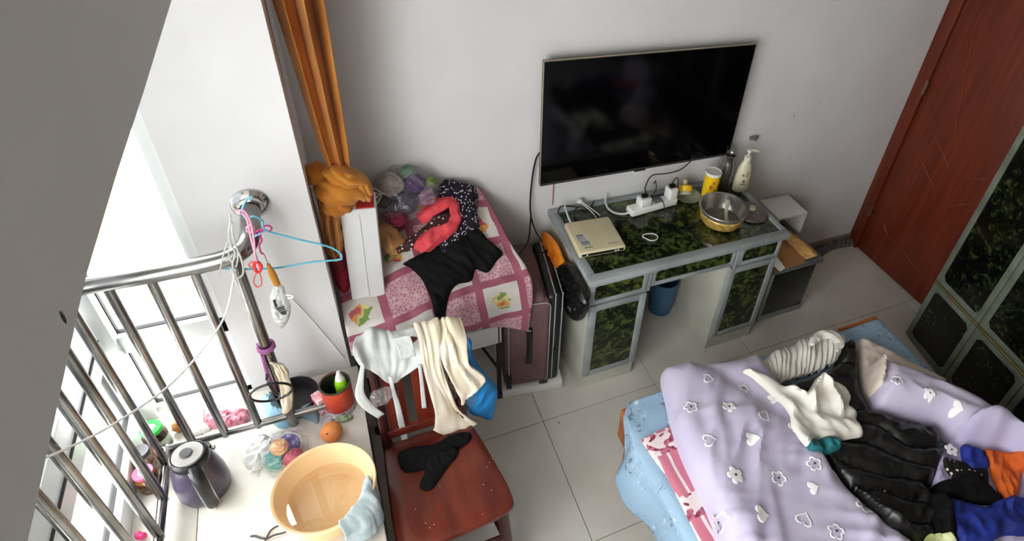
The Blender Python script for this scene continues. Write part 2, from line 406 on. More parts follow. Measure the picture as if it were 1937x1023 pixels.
# door ------------------------------------------------------------------
dm = MB(); dm.box(XR-0.03, XR+0.05, -0.082, 0.0, 0.0, 2.13, 0.004); dm.box(XR-0.03, XR+0.05, -0.86, -0.79, 0.0, 2.13, 0.004); dm.box(XR-0.03, XR+0.05, -0.79, -0.082, 2.05, 2.13, 0.004)
door = struct(dm.build('door_1', m_door))
MB().box(XR-0.015, XR+0.03, -0.787, -0.086, 0.008, 2.045, 0.003).build('door_leaf', m_door, door)
m_bead = M('carved_door_bead', S(128, 60, 34), 0.4, c2=S(110, 46, 24))
for pts in ([(3.180, -0.212, 1.748), (3.180, -0.204, 1.591), (3.180, -0.309, 1.236), (3.180, -0.355, 1.078), (3.180, -0.432, 0.991)], [(3.180, -0.239, 0.990), (3.180, -0.352, 0.925), (3.180, -0.438, 0.865), (3.180, -0.569, 0.893), (3.180, -0.675, 0.962)], [(3.180, -0.258, 0.810), (3.180, -0.325, 0.760), (3.180, -0.394, 0.715)], [(3.180, -0.202, 0.293), (3.180, -0.265, 0.245), (3.180, -0.387, 0.241), (3.180, -0.501, 0.203), (3.180, -0.650, 0.189)], [(3.180, -0.509, 0.647), (3.180, -0.617, 0.753), (3.180, -0.722, 0.806)]):
    MB().tube(pts, 0.0028, 6, sub=24, flat=0.8).build('carved_bead', m_bead, door)
for z in (1.205, 0.323):
    h = MB(); h.lathe([(0, -0.045), (0.006, -0.045), (0.006, 0.045), (0, 0.045)], (XR-0.034, -0.083, z), 10)
    h.box(XR-0.034, XR-0.029, -0.092, -0.074, z-0.04, z+0.04)
    h.build('hinge', M('dull_brass_hinge', S(150, 134, 110), 0.35, 0.9), door)

# neighbouring houses seen washed out through the glass
m_pale = M('pale_render', S(236, 234, 228), 0.9, c2=S(226, 224, 218)); m_palew = M('pale_window', S(96, 100, 100), 0.4); m_ochre = M('ochre_ledge', S(176, 152, 84), 0.8)
def house(cx, cy, w, d, z0, z1, label, rows, cols, face):
    t = thing('apartment_house', label, 'building', (cx, cy, z0))
    MB().box(cx-w/2, cx+w/2, cy-d/2, cy+d/2, z0, z1).build('wall', m_pale, t)
    MB().box(cx-w/2-0.2, cx+w/2+0.2, cy-d/2-0.2, cy+d/2+0.2, z1, z1+0.35).build('roof_ledge', m_ochre, t)
    for i in range(rows):
        z = z1-0.9-i*2.6
        for j in range(cols):
            q = (j+0.5)/cols
            if face == 'y':
                x = cx-w/2+w*q; MB().box(x-0.7, x+0.7, cy-d/2-0.06, cy-d/2, z-1.2, z, 0.02, 1).build('window', m_palew, t)
            else:
                y = cy-d/2+d*q; MB().box(cx+w/2, cx+w/2+0.06, y-0.7, y+0.7, z-1.2, z, 0.02, 1).build('window', m_palew, t)
house(-8.5, 22, 26, 8, -24, -14.4, 'washed-out pale house with an ochre roof ledge beyond the side window', 3, 12, 'y')
house(-24, -4, 10, 26, -24, -12.0, 'long pale block far below the front bay window', 3, 8, 'x')
MB().box(-80, -2.5, -60, 70, -24.4, -24).build('street_ground', M('pale_paving', S(200, 198, 192), 0.9)); struct(bpy.data.objects['street_ground'])

# wardrobe ----------------------------------------------------------------
m_rail = M('grey_green_wardrobe_frame', S(112, 118, 104), 0.45, c2=S(88, 94, 82), scale=8, bump=0.1, bscale=40)
m_gold = M('brass_strip', S(176, 152, 92), 0.35, 0.7)
m_wbody = M('dark_wardrobe_body', S(30, 30, 28), 0.5)
wr_loc = Vector((2.882, -0.814, 0)); wrd = thing('wardrobe', 'tall wardrobe with black-green marbled glass panels in grey-green frames beside the door', 'wardrobe', wr_loc)
_d = Vector((-0.1727, -0.985, 0)); _n = Vector((0.985, -0.1727, 0)); WM = Matrix((_d, _n, Vector((0, 0, 1)))).transposed().to_4x4(); WM.translation = wr_loc   # local: s along the face, t into the wardrobe, z
HW = 2.1; PW = 0.335; NP = 5
MB().box(0.006, PW*NP+0.02, 0.02, 0.27, 0.0, HW, R=WM).build('carcass', m_wbody, wrd)
for k in range(NP):
    s0, s1 = 0.005+PW*k, 0.005+PW*(k+1)-0.004
    for (a, b) in ((0.02, 0.43), (0.452, HW-0.02)):
        d_ = MB(); w = 0.032
        d_.box(s0, s0+w, 0, 0.02, a, b, 0.003, R=WM); d_.box(s1-w, s1, 0, 0.02, a, b, 0.003, R=WM); d_.box(s0+w, s1-w, 0, 0.02, a, a+w, 0.003, R=WM); d_.box(s0+w, s1-w, 0, 0.02, b-w, b, 0.003, R=WM)
        for (cs, cz) in ((s0+w, a+w), (s1-w, a+w), (s0+w, b-w), (s1-w, b-w)):
            dx = 0.022 if cs < (s0+s1)/2 else -0.022; dz = 0.022 if cz < (a+b)/2 else -0.022
            P3 = [(cs, 0.001, cz), (cs+dx, 0.001, cz), (cs, 0.001, cz+dz)]
            d_.add([WM @ Vector(p) for p in P3]+[WM @ Vector((p[0], 0.012, p[2])) for p in P3], [(0, 1, 2), (5, 4, 3), (0, 1, 4, 3), (1, 2, 5, 4), (2, 0, 3, 5)])
        dr = d_.build('door_panel_frame', m_rail, wrd)
        MB().box(s0+w-0.002, s1-w+0.002, 0.006, 0.014, a+w-0.002, b-w+0.002, R=WM).build('glass_panel', m_marble2, wrd)
    MB().box(s0, s1, 0.0, 0.012, 0.436, 0.446, 0.002, R=WM).build('brass_strip', m_gold, wrd)

# ================================================================== BAY: RAILING AND WHAT STANDS ON THE SILL
def inflate(outline, Mx, t, edge=0.04, res=0.012, fold=None, smooth_outline=True):
    """closed cushion-like solid from a plan outline, set into place by the matrix Mx (local xy = outline, local z = bulge)"""
    poly = np.array([p[:2] for p in outline], float); per = np.sum(np.linalg.norm(np.roll(poly, -1, 0)-poly, axis=1)); n = max(12, int(per/res))
    if smooth_outline: poly = catmull(poly, n, True)
    lo, hi = poly.min(0), poly.max(0)
    gx, gy = np.meshgrid(np.arange(lo[0], hi[0], res), np.arange(lo[1], hi[1], res*0.87)); gx = gx+(np.arange(gx.shape[0]) % 2)[:, None]*res*0.5
    Q = np.stack([gx.ravel(), gy.ravel()], 1); Q = Q[inside(Q, poly)]; Q = Q[dist_poly(Q, poly) > res*0.6]
    k = len(poly); r = delaunay_2d_cdt([Vector(p) for p in np.vstack([poly, Q])], [], [list(range(k))], 1, 1e-6)
    V = np.array([tuple(v) for v in r[0]]); F = [tuple(f) for f in r[2]]
    d = dist_poly(V, poly); q = np.clip(d/edge, 0, 1); h = t*np.sqrt(np.maximum(0, 1-(1-q)**2))+0.0012
    w = np.array([fold(x, y) for x, y in V])*q if fold else 0*h
    top = np.column_stack([V, h+w]); bot = np.column_stack([V, -h+w*0.4]); nv = len(V)
    cnt = {(f[a], f[(a+1) % len(f)]) for f in F for a in range(len(f))}
    side = [(a, b, b+nv, a+nv) for (a, b) in cnt if (b, a) not in cnt]
    m = MB(); m.add([Mx @ Vector(p) for p in np.vstack([top, bot])], F+[tuple(i+nv for i in f[::-1]) for f in F]+side)
    m.uv = np.vstack([V, V]); return m
VERT = lambda c, yaw=0.0, tilt=0.0: Matrix.Translation(c) @ RZ(yaw) @ Matrix.Rotation(math.radians(90+tilt), 4, 'X')   # local xy -> world x,z facing -y

RY, RX, RT, RB = -0.615, -0.600, 1.285, 0.552
rl = thing('railing', 'stainless steel pipe railing on the bay window sill', 'railing', (RX, RY, PZ))
top = MB(); top.tube([(-0.185, BY0-0.004, 1.335), (-0.185, -0.50, 1.333), (-0.188, -0.57, 1.325), (-0.205, -0.603, 1.312), (-0.245, RY, 1.297), (-0.32, RY, RT+0.003), (-0.45, RY, RT), (RX+0.03, RY, RT), (RX, RY-0.03, RT), (RX, -0.9, RT), (RX, BY1+0.02, RT)], [0.027, 0.027, 0.026, 0.025, 0.023, 0.021, 0.021], 16, sub=70).build('top_rail', m_steel, rl)
fl = MB(); fl.lathe([(0, 0), (0.052, 0), (0.052, 0.006), (0.044, 0.016), (0.036, 0.02), (0.034, 0.03), (0.028, 0.032)], n=32, R=about((-0.185, BY0-0.001, 1.335), Matrix.Rotation(math.radians(90), 4, 'X'))); fl.build('wall_flange', m_chrome, rl)
bt = MB(); bt.tube([(-0.11, RY, RB), (-0.3, RY, RB), (RX+0.02, RY, RB), (RX, RY-0.02, RB), (RX, -0.9, RB), (RX, BY1+0.02, RB)], 0.0135, 12, sub=60); bt.build('bottom_rail', m_steel, rl)
for x in (-0.531, -0.437, -0.337): MB().tube([(x, RY, RB-0.012), (x, RY, RT)], 0.0125, 12).build('baluster', m_steel, rl)
for k in range(17): MB().tube([(RX, -0.672-0.1235*k, RB-0.012), (RX, -0.672-0.1235*k, RT)], 0.0125, 12).build('baluster', m_steel, rl)
MB().tube([(-0.236, RY, PZ), (-0.236, RY, RT+0.01)], 0.0165, 14).build('end_post', m_steel, rl)
for x in (-0.50,): MB().lathe([(0, 0), (0.022, 0), (0.022, 0.004), (0.012, 0.006), (0.012, 0.05), (0, 0.05)], (x, RY, PZ), 16).build('foot', m_steel, rl)

# ---- strings, hanger and odds and ends hung on the railing
m_blue_wire = M('blue_wire', S(96, 178, 204), 0.35); m_pink = M('pink_cord', S(206, 92, 140), 0.7); m_magenta = M('magenta_cord', S(190, 40, 120), 0.7); m_pinkl = M('pale_pink_cord', S(226, 160, 186), 0.7)
hg = MB(); hg.tube([(-0.148, -0.600, 1.476), (-0.164, -0.600, 1.469), (-0.180, -0.600, 1.440), (-0.180, -0.600, 1.409), (-0.159, -0.600, 1.412), (-0.143, -0.600, 1.391), (-0.141, -0.600, 1.357), (-0.074, -0.600, 1.309), (0.003, -0.600, 1.260), (0.030, -0.600, 1.228), (0.033, -0.600, 1.209), (0.023, -0.600, 1.201), (-0.049, -0.600, 1.211), (-0.148, -0.600, 1.215), (-0.226, -0.600, 1.234), (-0.280, -0.600, 1.253), (-0.293, -0.600, 1.269), (-0.288, -0.600, 1.289), (-0.261, -0.600, 1.306), (-0.218, -0.600, 1.324), (-0.141, -0.600, 1.357)], 0.003, 8, sub=150)
tag(hg.build('wire_hanger', m_blue_wire), 'pale blue wire clothes hanger hooked over the steel elbow', 'hanger')
ln = MB(); ln.tube([(-0.236, -0.64, 1.27), (-0.30, -0.70, 1.14), (-0.42, -0.82, 1.08), (-0.52, -0.95, 1.12), (-0.575, -1.06, 1.20), (-0.59, -1.16, 1.30)], 0.0028, 7, sub=50); tag(ln.build('clothes_line', m_cable_w), 'white cord strung slack across the railing bars', 'cord')
lo_ = MB(); 
lo_.tube([(-0.203, -0.655, 1.469), (-0.207, -0.655, 1.444), (-0.219, -0.655, 1.411), (-0.224, -0.655, 1.371), (-0.221, -0.655, 1.340), (-0.236, -0.655, 1.302), (-0.240, -0.655, 1.263), (-0.232, -0.655, 1.251), (-0.218, -0.655, 1.267), (-0.212, -0.655, 1.315), (-0.214, -0.655, 1.363), (-0.212, -0.655, 1.400), (-0.204, -0.655, 1.443)], 0.0026, 7, sub=60); lo_.tube([(-0.223, -0.650, 1.367), (-0.237, -0.650, 1.337), (-0.232, -0.650, 1.287), (-0.212, -0.650, 1.349), (-0.225, -0.650, 1.368)], 0.0022, 6, sub=30); lo_.tube([(-0.226, -0.655, 1.385), (-0.243, -0.655, 1.352), (-0.261, -0.655, 1.309), (-0.275, -0.655, 1.274)], 0.002, 6, sub=14)
tag(lo_.build('looped_cord', M('grey_white_cord', S(188, 190, 184), 0.7)), 'looped grey-white cord knotted round the top rail', 'cord')
pk = MB(); pk.tube([(-0.186, -0.660, 1.478), (-0.170, -0.660, 1.478), (-0.163, -0.660, 1.455), (-0.163, -0.660, 1.419), (-0.168, -0.660, 1.374), (-0.176, -0.660, 1.328), (-0.178, -0.660, 1.290), (-0.178, -0.660, 1.260)], 0.0028, 7, sub=40); pk.tube([(-0.181, -0.655, 1.470), (-0.170, -0.655, 1.456), (-0.170, -0.655, 1.421), (-0.174, -0.655, 1.381), (-0.176, -0.655, 1.334), (-0.177, -0.655, 1.301), (-0.175, -0.655, 1.285)], 0.0028, 7, sub=40)
pk.tube([(-0.177, -0.655, 1.415), (-0.164, -0.655, 1.426), (-0.160, -0.655, 1.411), (-0.170, -0.655, 1.399), (-0.178, -0.655, 1.408)], 0.003, 6, sub=20); tag(pk.build('pink_ribbon', m_pinkl), 'pale pink ribbon dangling from the steel elbow', 'ribbon')
mg = MB(); mg.tube([(-0.147, -0.600, 1.373), (-0.132, -0.600, 1.372), (-0.126, -0.600, 1.361), (-0.136, -0.600, 1.352), (-0.148, -0.600, 1.358), (-0.158, -0.600, 1.345), (-0.159, -0.600, 1.324), (-0.169, -0.600, 1.307), (-0.170, -0.600, 1.281), (-0.165, -0.600, 1.276)], 0.0025, 6, sub=40); mg.tube([(-0.147, -0.600, 1.366), (-0.160, -0.600, 1.361), (-0.167, -0.600, 1.355), (-0.161, -0.600, 1.346), (-0.150, -0.600, 1.359)], 0.0025, 6, sub=24); tag(mg.build('magenta_bow', m_magenta), 'magenta string bow tied to the hanger neck', 'ribbon')
rb = MB(); rb.tube([(-0.177, -0.660, 1.301), (-0.186, -0.660, 1.292), (-0.187, -0.660, 1.268), (-0.180, -0.660, 1.262), (-0.171, -0.660, 1.280), (-0.175, -0.660, 1.297)], 0.0045, 7, sub=26); rb.tube([(-0.182, -0.660, 1.299), (-0.192, -0.660, 1.302), (-0.199, -0.660, 1.290), (-0.191, -0.660, 1.284), (-0.182, -0.660, 1.291)], 0.0016, 6, sub=20); rb.tube([(-0.182, -0.660, 1.267), (-0.193, -0.660, 1.250), (-0.201, -0.660, 1.227), (-0.197, -0.660, 1.208), (-0.185, -0.660, 1.214), (-0.180, -0.660, 1.238), (-0.180, -0.660, 1.262)], 0.0014, 6, sub=24); tag(rb.build('red_knot_charm', M('red_knot', S(216, 50, 44), 0.7)), 'small red knotted charm below the pink ribbon', 'charm')
ts = MB()
for k in range(16):
    a = 2*math.pi*k/16; c = np.array((-0.153, -0.640, 1.224)); e = np.array((-0.150, -0.640, 1.185)); b = np.array((-0.156, -0.640, 1.268))
    o_ = np.array([math.cos(a)*0.008, math.sin(a)*0.008, 0]); ts.tube([b+o_*0.25, c*0.6+b*0.4+o_*0.8, c+o_, e+o_*0.9], 0.0022, 5, sub=10)
ts.tube([np.array((-0.161, -0.620, 1.291)), np.array((-0.156, -0.640, 1.268))], 0.0012, 5); tag(ts.build('tassel', M('mustard_tassel', S(186, 128, 42), 0.7)), 'mustard tassel hanging beside the end post', 'tassel')
m_silver = M('silver_wrapper', S(206, 208, 208), 0.35, 0.15, c2=S(176, 178, 178), scale=25, bump=0.5, bscale=60)
sw = thing('snack_wrapper', 'crumpled silver wrapper with black print hanging under the tassel', 'wrapper', (-0.165, -0.640, 1.086))
wv = np.array([(-0.153, -0.640, 1.186), (-0.136, -0.640, 1.172), (-0.136, -0.640, 1.142), (-0.133, -0.640, 1.086), (-0.150, -0.640, 1.034), (-0.174, -0.640, 1.005), (-0.187, -0.640, 1.035), (-0.186, -0.640, 1.093), (-0.177, -0.640, 1.142), (-0.165, -0.640, 1.168)]); c0 = wv.mean(0)
inflate([(p[0]-c0[0], p[2]-c0[2]) for p in wv], VERT(c0, 0, 0), 0.005, 0.012, 0.004, wr(0.006, 60, 60)).build('bag', m_silver, sw)
pr = MB()
for k in range(6):
    z = c0[2]-0.006-0.006*k; pr.box(c0[0]-0.012+0.002*k, c0[0]+0.012, c0[1]-0.0115, c0[1]-0.0095, z, z+0.0028)
pr.box(c0[0]-0.012, c0[0]-0.006, c0[1]-0.0115, c0[1]-0.0095, c0[2]+0.002, c0[2]+0.03); pr.build('print', m_black, sw)
MB().tube([(-0.178, -0.640, 1.146), (-0.150, -0.640, 1.142), (-0.122, -0.640, 1.133), (-0.123, -0.640, 1.122), (-0.153, -0.640, 1.127), (-0.178, -0.640, 1.133)], 0.0035, 6, sub=24).build('clip', m_white, sw)
rw = MB()
for k in range(3):
    rw.tube([(-0.236+0.022*math.cos(a*0.9+k), RY+0.022*math.sin(a*0.9+k), 0.905+0.006*k+0.0012*a) for a in range(9)], 0.005, 7, sub=40)
rw.tube([(-0.25, RY-0.016, 0.90), (-0.254, RY-0.02, 0.80), (-0.25, RY-0.018, 0.70)], 0.006, 7, sub=16)
tag(rw.build('purple_rag_tie', M('mauve_rag', S(150, 88, 138), 0.8, c2=S(120, 62, 108))), 'mauve rag tied round the railing end post', 'rag')
cr = csheet([[(-0.233, -0.645, 0.870), (-0.201, -0.645, 0.847)], [(-0.225, -0.650, 0.823), (-0.197, -0.650, 0.802)], [(-0.233, -0.655, 0.736), (-0.201, -0.655, 0.726)], [(-0.249, -0.655, 0.627), (-0.224, -0.655, 0.632)]], 30, 10)
tag(MB().grid(crease(cr, 0.010, 3)).build('cream_rag', M('cream_cotton', S(226, 214, 190), 0.85, bump=0.2, bscale=200), solid=0.012), 'cream rag strip hanging down the end post', 'rag')
rg = MB(); pts = []
c_ = np.array((-0.253, -0.680, 0.771))
for k in range(40):
    a = 2*math.pi*k/40; pts.append(c_+np.array([0.060*math.cos(a), -0.02*math.sin(a), 0.064*math.sin(a)]))
rg.tube(pts, 0.0042, 8, closed=True); tag(rg.build('black_ring', m_black), 'thin black hoop hanging against the railing bars', 'hoop')
mr = MB(); mr.tube([c_+np.array([0.0, 0.0, 0.064]), c_+np.array([0.005, 0.004, 0.085])], 0.004, 7); mr.tube([c_+np.array([0.0, 0.012, 0.04]), c_+np.array([0.004, 0.01, 0.0]), c_+np.array([0.012, 0.01, -0.03])], 0.006, 7); tag(mr.build('black_strap', m_black), 'short black strap hanging inside the hoop', 'strap')

# ---- things on the sill
m_kettle = M('purple_kettle', S(70, 60, 84), 0.28, c2=S(58, 48, 70), scale=4, spec=0.5)
kx, ky = -0.497, -0.772; kt = thing('electric_kettle', 'purple and black electric kettle standing on the white sill', 'kettle', (kx, ky, PZ))
MB().lathe([(0, 0), (0.064, 0), (0.068, 0.006), (0.074, 0.03), (0.072, 0.08), (0.064, 0.13), (0.053, 0.165), (0.050, 0.172), (0, 0.172)], (kx, ky, PZ), 36).build('body', m_kettle, kt)
MB().lathe([(0.051, 0.165), (0.053, 0.172), (0.052, 0.192), (0.046, 0.2), (0.044, 0.196), (0, 0.196)], (kx, ky, PZ), 36).build('lid_rim', m_black, kt)
MB().lathe([(0, 0.197), (0.043, 0.197), (0.041, 0.203), (0, 0.205)], (kx, ky, PZ), 32).build('lid', M('kettle_lid_grey', S(190, 188, 184), 0.4), kt)
MB().lathe([(0, 0.205), (0.018, 0.205), (0.016, 0.210), (0, 0.211)], (kx-0.003, ky, PZ), 20).build('lid_button', M('dark_grey_button', S(86, 86, 88), 0.4), kt)
ha = math.radians(-72); hd = np.array([math.cos(ha), math.sin(ha), 0]); K0 = np.array([kx, ky, PZ])
h = MB(); h.tube([K0+hd*0.048+[0, 0, 0.185], K0+hd*0.075+[0, 0, 0.172], K0+hd*0.092+[0, 0, 0.13], K0+hd*0.094+[0, 0, 0.08], K0+hd*0.088+[0, 0, 0.035], K0+hd*0.066+[0, 0, 0.015]], [0.016, 0.019, 0.018, 0.017, 0.017, 0.015], 12, sub=26); h.build('handle', m_black, kt)
hl = MB()
for s_ in (-1, 1):
    sd = np.array([-hd[1], hd[0], 0])*0.017*s_
    hl.tube([K0+hd*0.052+sd+[0, 0, 0.176], K0+hd*0.080+sd+[0, 0, 0.16], K0+hd*0.096+sd+[0, 0, 0.115], K0+hd*0.096+sd+[0, 0, 0.07], K0+hd*0.084+sd+[0, 0, 0.03]], 0.0022, 6, sub=24)
hl.build('handle_trim', M('silver_trim', S(186, 184, 186), 0.3, 0.7), kt)
MB().box(kx+0.01, kx+0.03, ky-0.088, ky-0.06, PZ, PZ+0.02, 0.004).build('base_tab', m_white, kt)

def jar(x, y, r, h, lid_h, label, m_body, m_lid, inner=None, emblem=None):
    t = thing('glass_jar', label, 'jar', (x, y, PZ), None)
    MB().lathe([(0, 0), (r*0.92, 0), (r, 0.006), (r, h*0.78), (r*0.8, h*0.9), (r*0.8, h), (0, h)], (x, y, PZ), 24).build('body', m_body, t)
    if inner: MB().lathe([(r*1.004, h*0.18), (r*1.01, h*0.2), (r*1.01, h*0.62), (r*1.004, h*0.64)], (x, y, PZ), 24).build('label_band', inner, t)
    MB().lathe([(0, h), (r*0.86, h), (r*0.9, h+0.003), (r*0.9, h+lid_h-0.003), (r*0.84, h+lid_h), (r*0.6, h+lid_h-0.002), (0, h+lid_h-0.002)], (x, y, PZ), 24).build('lid', m_lid, t)
    if emblem: MB().lathe([(0, 0), (r*0.42, 0), (r*0.38, 0.002), (0, 0.002)], (x, y, PZ+h+lid_h-0.002), 9).build('lid_mark', emblem, t)
m_label_g = M('green_white_label', S(214, 220, 206), 0.5, c2=S(74, 140, 78), scale=40)
jar(-0.640, -0.548, 0.036, 0.085, 0.018, 'small jar with a bright green lid on the window ledge', M('dark_jar_food', S(70, 44, 34), 0.15, c2=S(40, 26, 22), scale=60), M('bright_green_lid', S(30, 190, 60), 0.35), m_label_g, M('pale_lid_mark', S(226, 240, 216), 0.5))
jar(-0.662, -0.632, 0.030, 0.085, 0.018, 'jar with a dark grey lid beside the green-lidded jar', M('pale_jar_food', S(180, 168, 150), 0.2, c2=S(120, 90, 60), scale=50), M('dark_grey_lid', S(70, 70, 74), 0.4))
jar(-0.650, -0.704, 0.032, 0.075, 0.014, 'amber spice jar with a pink and yellow lid behind the railing', M('amber_jar_food', S(120, 74, 30), 0.15, c2=S(52, 32, 18), scale=70), M('pink_lid', S(196, 76, 110), 0.4), None, M('yellow_lid_mark', S(238, 206, 130), 0.5))
tag(blob((-0.585, -0.505, PZ+0.02), (0.022, 0.018, 0.02), 14, 0.12, 22).build('ginger_root', M('ginger_skin', S(206, 140, 74), 0.7, c2=S(160, 96, 44))), 'knob of orange-brown ginger behind the railing corner', 'ginger')
sill_o = [o for o in bpy.data.objects if o.name.startswith('sill_tile')]
B_SILL = bvh(*sill_o)
m_lace = M('pink_scourer', S(222, 150, 168), 0.8, c2=S(150, 70, 84), scale=60, bump=0.6, bscale=160)
tag(drape([(-0.515, -0.489, 0.510), (-0.484, -0.478, 0.510), (-0.426, -0.486, 0.510), (-0.380, -0.503, 0.510), (-0.373, -0.544, 0.510), (-0.401, -0.561, 0.510), (-0.458, -0.552, 0.510), (-0.503, -0.530, 0.510)], B_SILL, 0.006, 0.006, 0.018, 0.02, wr(0.006, 70, 70), PZ).build('net_scourer', m_lace), 'pink net scourer lying behind the railing bars', 'scourer')
tag(drape([(-0.578, -0.501, 0.510), (-0.523, -0.500, 0.510), (-0.493, -0.539, 0.510), (-0.521, -0.550, 0.510), (-0.564, -0.547, 0.510)], B_SILL, 0.006, 0.004, 0.012, 0.02, wr(0.006, 50, 50), PZ).build('white_tissue', M('white_tissue', S(238, 236, 232), 0.9)), 'crumpled white tissue beside the pink net scourer', 'tissue')
# white crumpled bags
m_bagw = M('white_thin_bag', S(240, 240, 240), 0.45, bump=0.4, bscale=40)
tag(drape([(-0.391, -0.684, 0.530), (-0.356, -0.637, 0.530), (-0.316, -0.644, 0.530), (-0.301, -0.694, 0.530), (-0.326, -0.747, 0.530), (-0.360, -0.763, 0.530), (-0.388, -0.735, 0.530)], B_SILL, 0.006, 0.006, 0.03, 0.03, wr(0.012, 40, 40), PZ).build('white_carrier_bag', m_bagw), 'crumpled white carrier bag next to the bag of bright yarn', 'bag')

m_film = film('clear_film', (0.98, 0.98, 0.98, 1), 0.16, 0.12, 0.9, 45, milk=0.05)
m_film_grey = film('greyish_film', (0.93, 0.92, 0.93, 1), 0.18, 0.12, 0.9, 40, milk=0.025)
def yarn_mat(name, c, c2): 
    return M(name, c, 0.85, c2=c2, scale=30, stretch=(1, 1, 8), bump=0.7, bscale=90)
def yarn(label, c, r, mat, seed, group):
    m = MB(); N = 150; rnd = np.random.default_rng(seed)
    core = blob(c, (r*0.93,)*3, 12, 0.05, 20, seed); m.add(core.v, core.f)
    for k in range(9):
        ax = rnd.normal(size=3); ax /= np.linalg.norm(ax); a = np.cross(ax, [0.3, 0.5, 0.8]); a /= np.linalg.norm(a); b = np.cross(ax, a)
        off = (rnd.random()-0.5)*0.5
        m.tube([np.array(c)+r*(math.sqrt(1-off*off)*(math.cos(t)*a+math.sin(t)*b)+off*ax) for t in np.linspace(0, 2*math.pi, 20, endpoint=False)], r*0.07, 5, closed=True)
    return tag(m.build('yarn_ball', mat), label, 'yarn', group)
bx_, by_ = -0.262, -0.755
for c, r, col, c2, lb in (((-0.295, -0.765, PZ+0.032), 0.031, S(60, 186, 176), S(40, 130, 124), 'turquoise'), ((-0.238, -0.78, PZ+0.032), 0.031, S(226, 84, 130), S(170, 50, 92), 'rose pink'), ((-0.25, -0.722, PZ+0.036), 0.033, S(110, 92, 190), S(70, 56, 140), 'violet'), ((-0.272, -0.752, PZ+0.076), 0.026, S(236, 204, 96), S(220, 120, 130), 'yellow')):
    yarn(lb+' yarn ball in the clear bag on the sill', c, r, yarn_mat(lb.replace(' ', '_')+'_yarn', col, c2), hash(lb) % 97 if False else len(lb), 'yarn balls in the sill bag')
pb = blob((-0.262, -0.752, PZ+0.052), (0.078, 0.068, 0.052), 26, 0.10, 30, 3.0)
pb.tube([(-0.315, -0.79, PZ+0.07), (-0.335, -0.805, PZ+0.075), (-0.352, -0.822, PZ+0.068)], [0.022, 0.007, 0.022], 14, sub=10)
tag(pb.build('clear_plastic_bag', m_film), 'knotted clear plastic bag of bright yarn on the sill', 'bag')

# black pan, cloths
bp_ = thing('black_basin', 'round black basin standing behind the railing end post', 'basin', (-0.222, -0.525, PZ))
MB().lathe([(0, 0.006), (0.062, 0.006), (0.078, 0.05), (0.082, 0.05), (0.082, 0.046), (0.066, 0), (0, 0)], (-0.222, -0.525, PZ), 36).build('bowl', M('black_enamel', S(28, 22, 26), 0.35), bp_)
tag(drape([(-0.335, -0.472, 0.560), (-0.311, -0.461, 0.560), (-0.288, -0.504, 0.560), (-0.266, -0.556, 0.560), (-0.237, -0.605, 0.560), (-0.252, -0.627, 0.560), (-0.287, -0.613, 0.560), (-0.319, -0.555, 0.560)], bvh(*sill_o, bpy.data.objects['bowl']), 0.006, 0.004, 0.014, 0.02, wr(0.008, 30, 60, 0.8), PZ).build('blue_cloth', M('light_blue_cloth', S(150, 190, 208), 0.9, c2=S(116, 160, 184), bump=0.2, bscale=150)), 'light blue cloth lying in front of the black basin', 'cloth')
tag(drape([(-0.221, -0.574, 0.530), (-0.189, -0.552, 0.530), (-0.165, -0.557, 0.530), (-0.154, -0.607, 0.530), (-0.160, -0.647, 0.530), (-0.183, -0.622, 0.530), (-0.206, -0.604, 0.530)], B_SILL, 0.006, 0.004, 0.014, 0.02, wr(0.006, 40, 40), PZ).build('grey_blue_cloth', M('grey_blue_cloth', S(140, 164, 176), 0.9, c2=S(112, 136, 150))), 'grey-blue cloth beside the black basin and the bin', 'cloth')
# orange bin with a green bottle inside
ob = thing('red_tin', 'tall red-orange tin with a dark rim on the sill corner', 'tin', (-0.078, -0.602, PZ))
m_redtin = M('red_orange_tin', S(206, 84, 48), 0.4, c2=S(176, 52, 44), scale=8)
MB().lathe([(0, 0.004), (0.046, 0.004), (0.049, 0.14), (0.052, 0.142), (0.052, 0.136), (0.050, 0.0), (0, 0)], (-0.078, -0.602, PZ), 36).build('body', m_redtin, ob)
MB().lathe([(0.0505, 0.03), (0.0512, 0.032), (0.0508, 0.0), (0.050, 0.0)], (-0.078, -0.602, PZ), 36).build('base_band', M('navy_print_band', S(52, 34, 62), 0.5, c2=S(200, 190, 196), scale=90, lo=0.6, hi=0.5), ob)
MB().lathe([(0.047, 0.139), (0.0525, 0.139), (0.0525, 0.144), (0.047, 0.144)], (-0.078, -0.602, PZ), 36).build('rim', M('tin_rim', S(86, 84, 74), 0.35, 0.6), ob)
MB().lathe([(0, 0.006), (0.0455, 0.006), (0.048, 0.137)], (-0.078, -0.602, PZ), 32).build('lining', M('dark_tin_inside', S(48, 46, 36), 0.6), ob)
gb = thing('spray_bottle', 'lime green squeeze bottle standing in the red tin', 'bottle', (-0.058, -0.60, PZ+0.01))
MB().lathe([(0, 0), (0.021, 0), (0.022, 0.01), (0.022, 0.12), (0.017, 0.145), (0, 0.145)], (-0.058, -0.600, PZ+0.01), 24).build('body', M('lime_plastic', S(150, 212, 40), 0.35), gb)
MB().lathe([(0, 0.145), (0.015, 0.145), (0.013, 0.16), (0.008, 0.172), (0.006, 0.186), (0, 0.187)], (-0.058, -0.600, PZ+0.01), 20).build('cap', m_white, gb)
ct = thing('small_carton', 'small pink and white carton beside the red tin', 'carton', (-0.142, -0.592, PZ))
Rc = about((-0.142, -0.592, PZ), RZ(25)); MB().box(-0.014, 0.014, -0.024, 0.024, 0, 0.085, 0.001, 1, R=Rc).build('box', M('pink_white_print', S(232, 222, 224), 0.5, c2=S(206, 110, 130), scale=35), ct)
